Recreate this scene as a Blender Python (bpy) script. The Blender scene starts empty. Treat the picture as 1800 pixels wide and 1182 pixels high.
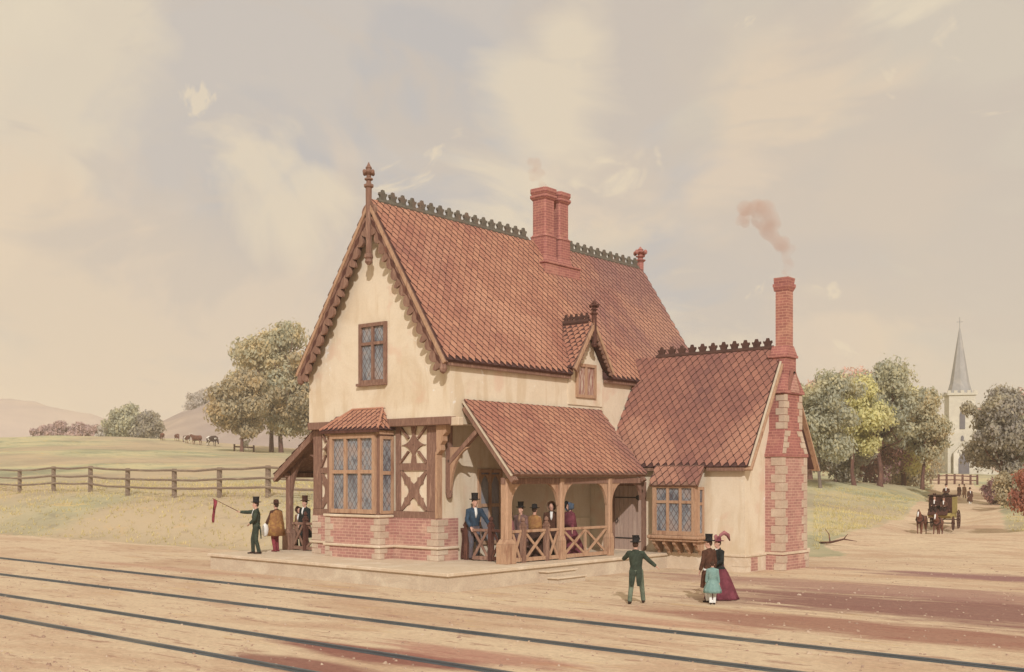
import bpy, math, random
import numpy as np
from mathutils import Vector, Matrix
random.seed(7)
R = math.radians
scene = bpy.context.scene
col = scene.collection
V = Vector

# ------------------------------------------------------------------ helpers
OFF = {}          # world offset of every Empty that parents parts

def lin(c):
    def f(v):
        v /= 255.0
        return v / 12.92 if v <= 0.04045 else ((v + 0.055) / 1.055) ** 2.4
    return (f(c[0]), f(c[1]), f(c[2]), 1.0)

def pig(c):
    """pigment: the colour of a thing under neutral light, given its look under this warm hazy daylight"""
    r, g, b, a = lin(c)
    y = 0.3*r + 0.6*g + 0.1*b
    r, g, b = (v + (y - v)*0.14 for v in (r, g, b))
    return (min(r*0.97, .9), min(g*1.02, .9), min(b*1.11, .9), 1.0)

def tag(o, label=None, cat=None, group=None, kind=None):
    if label: o['label'] = label
    if cat: o['category'] = cat
    if group: o['group'] = group
    if kind: o['kind'] = kind
    return o

def empty(name, loc, rz=0.0, scale=1.0):
    o = bpy.data.objects.new(name, None)
    col.objects.link(o)
    o.location = loc
    o.rotation_euler = (0, 0, rz)
    o.scale = (scale,) * 3
    o.empty_display_size = 0.2
    OFF[o.name] = V(loc)
    return o

def children(o):
    return [c for c in bpy.data.objects if c.parent == o]

def copy_tree(o, parent=None):
    c = o.copy(); col.objects.link(c)
    if parent is not None: c.parent = parent
    for ch in children(o): copy_tree(ch, c)
    return c

class MB:
    """collects shapes and links them as ONE mesh object"""
    def __init__(s):
        s.v = []; s.f = []; s.m = []
    def add(s, verts, faces, mi=0):
        b = len(s.v)
        s.v += [tuple(p) for p in verts]
        s.f += [tuple(i + b for i in f) for f in faces]
        s.m += [mi] * len(faces) if isinstance(mi, int) else list(mi)
        return s
    def box(s, x0, x1, y0, y1, z0, z1, mi=0):
        v = [(x0,y0,z0),(x1,y0,z0),(x1,y1,z0),(x0,y1,z0),(x0,y0,z1),(x1,y0,z1),(x1,y1,z1),(x0,y1,z1)]
        return s.add(v, [(0,3,2,1),(4,5,6,7),(0,1,5,4),(1,2,6,5),(2,3,7,6),(3,0,4,7)], mi)
    def prism(s, pts, vec, mi=0, side=None):
        """extrude the polygon pts (3d, in order) along vec"""
        n = len(pts); vec = V(vec)
        a = [V(p) for p in pts]; b = [p + vec for p in a]
        fs = [tuple(range(n))[::-1], tuple(range(n, 2*n))] + [(i, (i+1) % n, n + (i+1) % n, n + i) for i in range(n)]
        ms = [mi, mi] + [mi if side is None else side] * n
        return s.add(a + b, fs, ms)
    def beam(s, p0, p1, w, h, up=(0,0,1), mi=0):
        p0, p1 = V(p0), V(p1)
        d = (p1 - p0).normalized()
        u = V(up)
        if abs(d.dot(u)) > 0.97: u = V((0,1,0))
        a = d.cross(u).normalized() * (w/2); b = a.cross(d).normalized() * (h/2)
        q = [p0 - a - b, p0 + a - b, p0 + a + b, p0 - a + b]
        return s.prism(q, p1 - p0, mi)
    def tube(s, pts, rad, n=8, mi=0, flat=None, cap=True):
        """swept tube; rad = radius per point or (rx, ry) with flat = the direction of rx"""
        pts = [V(p) for p in pts]
        if not isinstance(rad, (list, tuple)): rad = [rad] * len(pts)
        vs = []; prev = None
        for i, p in enumerate(pts):
            d = (pts[min(i+1, len(pts)-1)] - pts[max(i-1, 0)])
            d = d.normalized() if d.length > 1e-9 else V((0,0,1))
            ref = V(flat) if flat is not None else (prev if prev is not None else (V((1,0,0)) if abs(d.x) < 0.9 else V((0,1,0))))
            a = (ref - d * ref.dot(d))
            a = a.normalized() if a.length > 1e-6 else d.orthogonal().normalized()
            prev = a
            b = d.cross(a)
            r = rad[i]; rx, ry = r if isinstance(r, (list, tuple)) else (r, r)
            for k in range(n):
                t = 2*math.pi*k/n
                vs.append(p + a*(rx*math.cos(t)) + b*(ry*math.sin(t)))
        fs = []
        for i in range(len(pts)-1):
            for k in range(n):
                fs.append((i*n+k, i*n+(k+1) % n, (i+1)*n+(k+1) % n, (i+1)*n+k))
        if cap:
            fs.append(tuple(range(n))[::-1]); L = (len(pts)-1)*n
            fs.append(tuple(range(L, L+n)))
        return s.add(vs, fs, mi)
    def lathe(s, prof, c=(0,0,0), n=12, mi=0, sx=1.0, sy=1.0, rot=0.0):
        """profile [(r, z)...] turned about z"""
        c = V(c); vs = []
        for r, z in prof:
            for k in range(n):
                t = 2*math.pi*k/n + rot
                vs.append(c + V((r*sx*math.cos(t), r*sy*math.sin(t), z)))
        fs = []
        for i in range(len(prof)-1):
            for k in range(n):
                fs.append((i*n+k, i*n+(k+1) % n, (i+1)*n+(k+1) % n, (i+1)*n+k))
        fs.append(tuple(range(n))[::-1]); L = (len(prof)-1)*n
        fs.append(tuple(range(L, L+n)))
        return s.add(vs, fs, mi)
    def ball(s, c, r, n=10, m=7, mi=0):
        rx, ry, rz = r if isinstance(r, (list, tuple)) else (r, r, r)
        c = V(c); vs = [c + V((0,0,-rz))]
        for i in range(1, m):
            t = math.pi*i/m - math.pi/2
            for k in range(n):
                p = 2*math.pi*k/n
                vs.append(c + V((rx*math.cos(t)*math.cos(p), ry*math.cos(t)*math.sin(p), rz*math.sin(t))))
        vs.append(c + V((0,0,rz)))
        fs = [(0, 1+(k+1) % n, 1+k) for k in range(n)]
        for i in range(m-2):
            for k in range(n):
                fs.append((1+i*n+k, 1+i*n+(k+1) % n, 1+(i+1)*n+(k+1) % n, 1+(i+1)*n+k))
        L = 1+(m-2)*n; T = len(vs)-1
        fs += [(L+k, L+(k+1) % n, T) for k in range(n)]
        return s.add(vs, fs, mi)
    def loft(s, rings, n=14, mi=0, fold=0.0, nf=9):
        """rings = [(cx, cy, z, rx, ry)] ellipses; fold ripples the outline like cloth"""
        vs = []
        for cx, cy, z, rx, ry in rings:
            for k in range(n):
                t = 2*math.pi*k/n
                q = 1 + fold*math.sin(nf*t + z*2)
                vs.append((cx + rx*q*math.cos(t), cy + ry*q*math.sin(t), z))
        fs = []
        for i in range(len(rings)-1):
            for k in range(n):
                fs.append((i*n+k, i*n+(k+1) % n, (i+1)*n+(k+1) % n, (i+1)*n+k))
        fs.append(tuple(range(n))[::-1]); L = (len(rings)-1)*n
        fs.append(tuple(range(L, L+n)))
        return s.add(vs, fs, mi)
    def mesh(s, name, mats, off=V((0,0,0)), smooth=False):
        me = bpy.data.meshes.new(name)
        me.from_pydata([tuple(V(p) - off) for p in s.v], [], s.f)
        for m in (mats if isinstance(mats, (list, tuple)) else [mats]): me.materials.append(m)
        if len(set(s.m)) > 1: me.polygons.foreach_set('material_index', s.m)
        me.validate()
        me.polygons.foreach_set('use_smooth', [smooth] * len(me.polygons))
        boxuv(me)
        me.update()
        return me
    def build(s, name, mats, parent=None, smooth=False, local=False, remesh=None, bevel=0.0):
        off = V((0,0,0)) if (local or parent is None) else OFF[parent.name]
        me = s.mesh(name, mats, off, smooth)
        if remesh: me = do_remesh(me, remesh)
        o = bpy.data.objects.new(name, me)
        col.objects.link(o)
        if parent is not None: o.parent = parent; OFF[o.name] = V((0,0,0)) if local else off
        else: OFF[o.name] = V((0,0,0))
        if bevel:
            b = o.modifiers.new('Bevel', 'BEVEL'); b.width = bevel; b.segments = 1; b.limit_method = 'ANGLE'
        return o

def boxuv(me):
    """uv in metres, projected along each face's main axis"""
    uv = me.uv_layers.new(name='UVMap')
    n = len(me.polygons); L = len(me.loops)
    nor = np.zeros(n*3, np.float32); me.polygons.foreach_get('normal', nor); nor = np.abs(nor.reshape(-1,3))
    ax = nor.argmax(1)
    tot = np.zeros(n, np.int32); me.polygons.foreach_get('loop_total', tot)
    lax = np.repeat(ax, tot)
    vi = np.zeros(L, np.int32); me.loops.foreach_get('vertex_index', vi)
    co = np.zeros(len(me.vertices)*3, np.float32); me.vertices.foreach_get('co', co); co = co.reshape(-1,3)[vi]
    out = np.empty((L,2), np.float32)
    for a, (i, j) in enumerate(((1,2),(0,2),(0,1))):
        k = lax == a
        out[k,0] = co[k,i]; out[k,1] = co[k,j]
    uv.data.foreach_set('uv', out.ravel())

def do_remesh(me, voxel):
    """melt overlapping shapes into one continuous skin"""
    o = bpy.data.objects.new('tmp', me); col.objects.link(o)
    m = o.modifiers.new('r', 'REMESH'); m.mode = 'VOXEL'; m.voxel_size = voxel; m.use_smooth_shade = True
    s = o.modifiers.new('s', 'SMOOTH'); s.factor = 0.5; s.iterations = 2
    dg = bpy.context.evaluated_depsgraph_get(); dg.update()
    out = bpy.data.meshes.new_from_object(o.evaluated_get(dg))
    mats = list(me.materials)
    bpy.data.objects.remove(o); bpy.data.meshes.remove(me)
    out.materials.clear()
    for q in mats: out.materials.append(q)
    out.polygons.foreach_set('use_smooth', [True]*len(out.polygons))
    return out

# ------------------------------------------------------------------ materials
class NT:
    def __init__(s, tree): s.t = tree; tree.nodes.clear()
    def n(s, kind, **kw):
        nd = s.t.nodes.new(kind)
        for k, v in kw.items():
            if k.startswith('i_'):
                nd.inputs[k[2:].replace('_', ' ')].default_value = v
            else: setattr(nd, k, v)
        return nd
    def l(s, a, b): s.t.links.new(a, b)
    def math(s, op, a, b=None, c=None):
        nd = s.n('ShaderNodeMath', operation=op)
        for i, x in enumerate((a, b, c)):
            if x is None: continue
            if isinstance(x, (int, float)): nd.inputs[i].default_value = x
            else: s.l(x, nd.inputs[i])
        return nd.outputs[0]
    def mix(s, fac, a, b, mode='MIX'):
        nd = s.n('ShaderNodeMix', data_type='RGBA', blend_type=mode)
        for sock, x in ((nd.inputs[0], fac), (nd.inputs[6], a), (nd.inputs[7], b)):
            if isinstance(x, (int, float, tuple)): sock.default_value = x
            else: s.l(x, sock)
        return nd.outputs[2]
    def ramp(s, fac, stops, interp='LINEAR'):
        nd = s.n('ShaderNodeValToRGB'); cr = nd.color_ramp; cr.interpolation = interp
        while len(cr.elements) < len(stops): cr.elements.new(0.5)
        for e, (p, c) in zip(cr.elements, stops):
            e.position = p; e.color = c if isinstance(c, tuple) and len(c) == 4 else (c, c, c, 1)
        s.l(fac, nd.inputs[0]); return nd.outputs[0]
    def noise(s, vec, scale, detail=4, rough=0.55, dist=0.0, stretch=None, off=None):
        if stretch or off:
            mp = s.n('ShaderNodeMapping'); s.l(vec, mp.inputs[0])
            if stretch: mp.inputs['Scale'].default_value = stretch
            if off: mp.inputs['Location'].default_value = off
            vec = mp.outputs[0]
        nd = s.n('ShaderNodeTexNoise'); s.l(vec, nd.inputs['Vector'])
        nd.inputs['Scale'].default_value = scale; nd.inputs['Detail'].default_value = detail
        nd.inputs['Roughness'].default_value = rough; nd.inputs['Distortion'].default_value = dist
        return nd.outputs[0]

MATS = {}
def wash(name, cols, scale=1.0, rough=0.85, stretch=None, grain=0.10, gscale=14, bump=0.0, spec=0.25, seed=0.0, sharp=0.35, extra=None, thin=0.0):
    """a mottled surface: a big soft noise picks between cols, a fine noise grains it"""
    m = bpy.data.materials.new(name); m.use_nodes = True
    t = NT(m.node_tree)
    out = t.n('ShaderNodeOutputMaterial'); bs = t.n('ShaderNodeBsdfPrincipled')
    t.l(bs.outputs[0], out.inputs[0])
    tc = t.n('ShaderNodeTexCoord'); vec = tc.outputs['Object']
    big = t.noise(vec, scale, 5, 0.6, 0.6, stretch, (seed, seed*1.7, seed*0.3))
    lo, hi = 0.5 - sharp*0.5, 0.5 + sharp*0.5
    k = len(cols)
    c = t.ramp(big, [(lo + (hi-lo)*i/max(1, k-1), pig(q)) for i, q in enumerate(cols)])
    fine = t.noise(vec, gscale, 3, 0.7, 0.2, stretch)
    g = t.ramp(fine, [(0.25, 1-grain*2), (0.75, 1+grain*0.0)])
    c = t.mix(1.0, c, g, 'MULTIPLY')
    if extra: c = extra(t, vec, c, tc)
    t.l(c, bs.inputs['Base Color'])
    if thin:
        tr = t.n('ShaderNodeBsdfTranslucent'); t.l(c, tr.inputs[0]); mx = t.n('ShaderNodeMixShader'); mx.inputs[0].default_value = thin
        t.l(bs.outputs[0], mx.inputs[1]); t.l(tr.outputs[0], mx.inputs[2]); t.l(mx.outputs[0], out.inputs[0])
    bs.inputs['Roughness'].default_value = rough
    bs.inputs['Specular IOR Level'].default_value = spec
    if bump:
        b = t.n('ShaderNodeBump'); b.inputs['Strength'].default_value = bump; b.inputs['Distance'].default_value = 0.02
        t.l(fine, b.inputs['Height']); t.l(b.outputs[0], bs.inputs['Normal'])
    MATS[name] = m
    return m

def plaster_extra(t, vec, c, tc):
    # streaks of damp down the wall and a few bare chips
    st = t.noise(vec, 1.0, 4, 0.6, 0.3, (1.9, 1.9, 0.28), (3, 1, 0))
    c = t.mix(t.ramp(st, [(0.52, 0.0), (0.60, 0.55)]), c, pig((205, 176, 136)))
    ch = t.noise(vec, 1.5, 6, 0.72, 0.8, (1, 1, 0.6), (7, 7, 2))
    c = t.mix(t.ramp(ch, [(0.655, 0.0), (0.68, 0.8)]), c, pig((232, 222, 208)))
    pk = t.noise(vec, 0.9, 3, 0.5, 0.2, None, (11, 4, 9))
    return t.mix(t.ramp(pk, [(0.58, 0.0), (0.68, 0.45)]), c, pig((214, 168, 136)))

def brick_extra(mortar, w=0.30, h=0.10):
    def f(t, vec, c, tc):
        b = t.n('ShaderNodeTexBrick'); t.l(tc.outputs['UV'], b.inputs['Vector'])
        b.inputs['Scale'].default_value = 1.0
        b.inputs['Brick Width'].default_value = w; b.inputs['Row Height'].default_value = h
        b.inputs['Mortar Size'].default_value = 0.012; b.inputs['Mortar Smooth'].default_value = 0.3
        b.inputs['Color1'].default_value = (0.78, 0.78, 0.78, 1); b.inputs['Color2'].default_value = (1.0, 1.0, 1.0, 1)
        b.inputs['Mortar'].default_value = (1, 1, 1, 1)
        c2 = t.mix(1.0, c, b.outputs['Color'], 'MULTIPLY')
        return t.mix(t.math('MULTIPLY', b.outputs['Fac'], 0.42), c2, pig(mortar))
    return f

def island_extra(cols, amt=0.6):
    """every separate tile or leaf gets its own tone"""
    def f(t, vec, c, tc):
        g = t.n('ShaderNodeNewGeometry')
        k = len(cols)
        c2 = t.ramp(g.outputs['Random Per Island'], [(i/max(1, k-1), pig(q)) for i, q in enumerate(cols)])
        return t.mix(amt, c, c2)
    return f

def weathered_tiles(cols, amt, lo, hi):
    isl = island_extra(cols, amt)
    def f(t, vec, c, tc):
        c = isl(t, vec, c, tc)
        sp = t.n('ShaderNodeSeparateXYZ'); t.l(vec, sp.inputs[0])
        n = t.noise(vec, 0.35, 4, .6, .5)
        k = t.math('ADD', t.math('DIVIDE', t.math('SUBTRACT', sp.outputs[1], lo), hi-lo), t.math('MULTIPLY', t.math('SUBTRACT', n, .5), 2.2))
        c = t.mix(t.ramp(k, [(0.1, 0.0), (0.9, .55)]), c, pig((122,88,92)))
        o = t.noise(vec, 0.3, 4, .6, .5, None, (9, 4, 2))
        return t.mix(t.ramp(o, [(0.54, 0.0), (0.66, .45)]), c, pig((200,142,108)))
    return f

def speck_extra(colr, th=0.64, scale=5.0):
    def f(t, vec, c, tc):
        n = t.noise(vec, scale, 4, 0.7)
        return t.mix(t.ramp(n, [(th, 0.0), (th+0.04, 0.8)]), c, pig(colr))
    return f

plaster = wash('cream_plaster', [(222,198,164),(228,206,174),(216,190,154)], 0.55, 0.9, grain=0.05, bump=0.15, extra=plaster_extra)
gutter_stone = wash('pale_stone', [(222,196,164),(212,184,150),(228,204,174)], 1.1, 0.9, grain=0.08, bump=0.2)
timber = wash('brown_timber', [(160,118,94),(140,98,78),(176,132,106)], 1.4, 0.8, (6,6,0.9), grain=0.20, gscale=9, bump=0.25)
timber_pale = wash('pale_timber', [(186,138,100),(200,154,116),(166,116,84)], 1.2, 0.8, (5,5,0.8), grain=0.18, gscale=9, bump=0.25)
timber_dark = wash('dark_timber', [(112,66,52),(92,52,42),(134,84,64)], 1.4, 0.8, (6,6,0.9), grain=0.22, gscale=9, bump=0.25)
door_wood = wash('door_boards', [(192,158,136),(180,146,126),(200,168,144)], 1.0, 0.85, (6,6,0.6), grain=0.15)
tile = wash('red_clay_tiles', [(146,94,80),(174,108,84),(194,132,98),(174,110,86),(136,88,80)], 0.22, 0.85, grain=0.12, gscale=6, sharp=0.5,
            extra=weathered_tiles([(172,108,84),(152,94,78),(190,130,98),(166,104,82),(200,140,106)], 0.4, 2.0, 9.0))
tile_wing = wash('plum_clay_tiles', [(124,82,78),(148,94,80),(174,112,88),(130,84,78)], 0.25, 0.85, grain=0.12, gscale=6, sharp=0.5, seed=5,
            extra=weathered_tiles([(150,96,80),(126,82,74),(172,114,90),(138,88,76)], 0.4, 3.0, 12.0))
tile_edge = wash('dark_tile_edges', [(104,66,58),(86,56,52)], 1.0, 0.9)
crest = wash('mossy_crest', [(126,116,98),(108,98,84),(130,106,88)], 2.0, 0.9, grain=0.2)
crest_red = wash('terracotta_crest', [(104,68,56),(86,56,48)], 2.0, 0.9, grain=0.2)
brick = wash('pink_brick', [(198,142,122),(186,124,110),(208,158,132)], 1.2, 0.9, grain=0.08, extra=brick_extra((222,184,150)))
brick_red = wash('red_brick', [(184,112,98),(168,98,88),(194,128,106)], 1.0, 0.9, grain=0.08, extra=brick_extra((214,150,120)))
glass = None
metal_rail = wash('dark_iron', [(98,102,104),(84,90,92),(118,114,106)], 1.2, 0.45, (0.3,3,3), grain=0.15, spec=0.5)
iron = wash('black_iron', [(60,50,46),(48,42,40)], 2, 0.6)
dressed_stone = wash('dressed_stone', [(208,180,150),(196,166,138),(216,190,160)], 1.1, 0.9, grain=0.1, bump=0.2)
verge_lime = wash('lime_verge', [(214,192,160),(202,178,148)], 2.0, .9)
white_paint = wash('white_cloth', [(232,226,216),(220,212,200)], 3, 0.9, grain=0.05)

def leaded(name, c_lo, c_hi, c_warm, curtain=None, pitch=0.21):
    m = bpy.data.materials.new(name); m.use_nodes = True
    t = NT(m.node_tree)
    out = t.n('ShaderNodeOutputMaterial'); bs = t.n('ShaderNodeBsdfPrincipled'); t.l(bs.outputs[0], out.inputs[0])
    tc = t.n('ShaderNodeTexCoord'); sp = t.n('ShaderNodeSeparateXYZ'); t.l(tc.outputs['UV'], sp.inputs[0])
    u, v = sp.outputs[0], sp.outputs[1]
    v = t.math('MULTIPLY', v, 0.68)
    lines = []
    for op in ('ADD', 'SUBTRACT'):
        a = t.math(op, u, v)
        fr = t.math('FRACT', t.math('DIVIDE', a, pitch))
        lines.append(t.math('LESS_THAN', fr, 0.13))
    lead = t.math('MAXIMUM', lines[0], lines[1])
    n = t.noise(tc.outputs['Object'], 2.2, 4, 0.6, 0.5, (1,1,0.6))
    c = t.ramp(n, [(0.36, pig(c_lo)), (0.5, pig(c_hi)), (0.62, pig(c_warm))])
    c = t.mix(t.math('MULTIPLY', lead, 0.75), c, pig((84,56,50)))
    t.l(c, bs.inputs['Base Color'])
    bs.inputs['Roughness'].default_value = 0.22; bs.inputs['Specular IOR Level'].default_value = 0.4
    return m
glass = leaded('leaded_glass', (92,92,98), (136,138,140), (156,138,128))
glass_plain = wash('dim_glass', [(112,108,114),(150,148,150),(132,114,110)], 1.2, 0.2, (1,1,0.5), spec=0.4)
glass_curtain = wash('curtained_glass', [(206,176,150),(150,88,76),(214,190,164)], 3.0, 0.25, (2,4,0.4), spec=0.4, sharp=0.25)

# ------------------------------------------------------------------ terrain
CAM = V((21.668, -23.074, 3.3))
FW = V((-0.64115, 0.76742, 0)); RT = V((0.76742, 0.64115, 0))
def sstep(a, b, x):
    t = np.clip((x - a) / (b - a), 0, 1); return t*t*(3-2*t)

ctrl = [
(-206.72,85.82,11.27),(-197.73,93.34,11.85),(-179.59,95.46,11.14),(-162.23,96.93,10.36),(-137.29,91.71,7.95),(-124.00,89.78,7.24),(-112.48,88.98,6.63),(-220.21,74.56,11.27),(-233.69,63.29,10.68),(-111.88,47.78,6.01),(-83.42,45.50,4.71),(-68.21,45.17,4.20),(-117.35,43.21,6.01),(-136.08,40.60,6.20),(-293.12,143.95,12.21),(-258.56,159.79,11.12),(-223.45,163.06,9.11),(-195.07,160.71,8.01),(-335.89,121.25,12.48),(0.03,24.00,-0.01),(0.53,27.02,0.01),(-1.55,43.53,-0.47),(-10.97,79.96,-0.37),(-24.85,120.49,0.59),(-17.97,100.18,-0.06),(-28.84,132.79,1.44),(-5.60,58.39,-0.45),(-12.20,85.46,-0.02),(-13.84,84.08,-0.02),(-24.25,114.48,0.69),(-23.00,119.43,0.63),(-34.81,148.65,2.96),(-41.47,171.76,3.88),(-9.23,50.14,0.90),(-20.13,82.74,2.53),(-20.48,69.42,2.35),(-20.62,77.12,2.50),(-19.25,91.30,2.60),(-3.43,34.14,0.49),(-4.38,43.77,0.29),(-4.58,65.75,0.40),(-2.38,63.69,1.46),(-8.68,79.28,1.60),(4.31,40.61,0.49),(6.81,29.67,0.19),(0.09,63.14,1.59),(6.66,42.57,0.49),(-59.65,169.60,4.12),(-75.28,156.54,4.12),(-90.92,143.47,3.61),(-28.37,195.73,3.10),(7.91,69.67,0.77),(-12.73,208.80,3.10),(-50.27,47.14,2.69),(-42.45,53.67,2.69),(-34.63,60.20,2.59),(-26.81,66.73,2.43),(-54.17,43.87,2.69),(-76.85,285.54,10.64),(-112.03,256.14,10.64),(-158.95,216.95,9.11),(-41.66,314.94,9.11),(-194.13,187.56,9.11),(-162.07,474.95,23.17),(-318.45,344.31,23.17),(-416.19,262.65,18.07),(-513.92,181.00,18.07),(-44.79,572.94,18.07)
]
for x in (-150,-120,-100,-80,-66,-54,-44,-36,-28,-22,-16):
    ctrl += [(x,7,0),(x,9.5,0.8),(x,12,1.75),(x,15,2.15),(x,22,2.6)]
for x in (-200,-150,-100,-60,-30,-10,5,20,40,80):
    for y in (-60,-30,-10,2): ctrl.append((x,y,0))
ctrl += [(-8,12,0),(-8,18,.2),(3,14,0),(3,18,0),(6,8,0),(12,12,0),(20,20,0),(30,10,0),(45,15,0),(60,40,0)]
ctrl = np.array(ctrl, float)
def _K(a, b):
    d = np.sqrt(((a[:,None,:2]-b[None,:,:2])**2).sum(2)); return d   # biharmonic-like, tame far out
_n = len(ctrl)
_A = np.zeros((_n+1, _n+1)); _A[:_n,:_n] = _K(ctrl, ctrl) - np.eye(_n)*0.4; _A[:_n,_n] = 1; _A[_n,:_n] = 1
_w = np.linalg.solve(_A, np.append(ctrl[:,2], 0))
def terrain(P):
    P = np.asarray(P, float).reshape(-1, 2)
    z = _K(P, ctrl) @ _w[:_n] + _w[_n]
    d1 = P[:,1] - 6.8
    dx = np.maximum(np.maximum(-13.2 - P[:,0], P[:,0] - 9), 0); dy = np.maximum(P[:,1] - 19, 0)
    d2 = np.sqrt(dx*dx + dy*dy)
    k = sstep(0.0, 4.0, np.minimum(np.maximum(d1,0), d2))
    z = np.clip(z, -0.9, 15)*k
    # small swells on the grass
    w = 0.10*np.sin(P[:,0]*0.31+1)*np.sin(P[:,1]*0.27) + 0.05*np.sin(P[:,0]*0.9)*np.sin(P[:,1]*0.8+2)
    return z + w*k*sstep(2, 10, np.minimum(np.maximum(d1,0), d2))
def gz(x, y): return float(terrain([(x, y)])[0])
def at(px, d):
    """ground point under azimuth px of the view (1800 wide) at depth d"""
    p = CAM + FW*d + RT*((px-900)/1963.0*d)
    return V((p.x, p.y, gz(p.x, p.y)))

road_pts = np.array([(5.25,28.36,6.0),(-1.17,43.85,3.4),(-10.31,75.31,3.0),(-19.38,105.52,3.2),(-26.80,125.38,3.0),(-34.66,146.18,2.6),(-40.17,166.33,2.4)])
def grass_mask(P):
    P = np.asarray(P, float)
    x, y = P[:,0], P[:,1]
    left = sstep(6.6, 7.8, y)*sstep(-9.5, -12.0, x)
    behind = sstep(18.5, 21, y)
    right = sstep(0, 3.0, (y - 23.8) - 2.2*(x - .12))*sstep(-4, -1, x)
    behind = behind*sstep(3.2, 1.2, x)
    g = np.maximum(np.maximum(left, behind), right)
    # the lane that leads up to the church
    dm = np.full(len(P), 1e9)
    for a, b in zip(road_pts[:-1], road_pts[1:]):
        ab = b[:2]-a[:2]; t = np.clip(((P-a[:2])@ab)/(ab@ab), 0, 1)
        q = a[:2] + t[:,None]*ab; w = a[2] + t*(b[2]-a[2])
        dm = np.minimum(dm, np.sqrt(((P-q)**2).sum(1)) - w)
    return g*sstep(-0.6, 0.8, dm)

# polar sheet round the camera, fine in front, out to the horizon
ang = np.concatenate([np.arange(-180, -40, 5.0), np.arange(-40, 40, 0.35), np.arange(40, 180.1, 5.0)])
rad = np.concatenate([[0.5, 4, 8], np.arange(11, 60, 0.7), 60*1.028**np.arange(0, 105)])
A, RR = np.meshgrid(np.radians(ang), rad, indexing='ij')
base_ang = math.atan2(FW.y, FW.x)
PX = CAM.x + RR*np.cos(base_ang - A); PY = CAM.y + RR*np.sin(base_ang - A)
PT = np.stack([PX.ravel(), PY.ravel()], 1)
PZ = terrain(PT)
na, nr = A.shape
idx = np.arange(na*nr).reshape(na, nr)
quads = np.stack([idx[:-1,:-1], idx[:-1,1:], idx[1:,1:], idx[1:,:-1]], -1).reshape(-1,4)
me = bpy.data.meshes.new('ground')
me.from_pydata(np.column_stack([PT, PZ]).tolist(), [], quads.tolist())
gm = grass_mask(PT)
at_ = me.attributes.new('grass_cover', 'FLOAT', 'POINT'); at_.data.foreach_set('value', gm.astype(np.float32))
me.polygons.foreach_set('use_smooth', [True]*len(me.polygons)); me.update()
ground = bpy.data.objects.new('ground', me); col.objects.link(ground); tag(ground, kind='structure')

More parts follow.
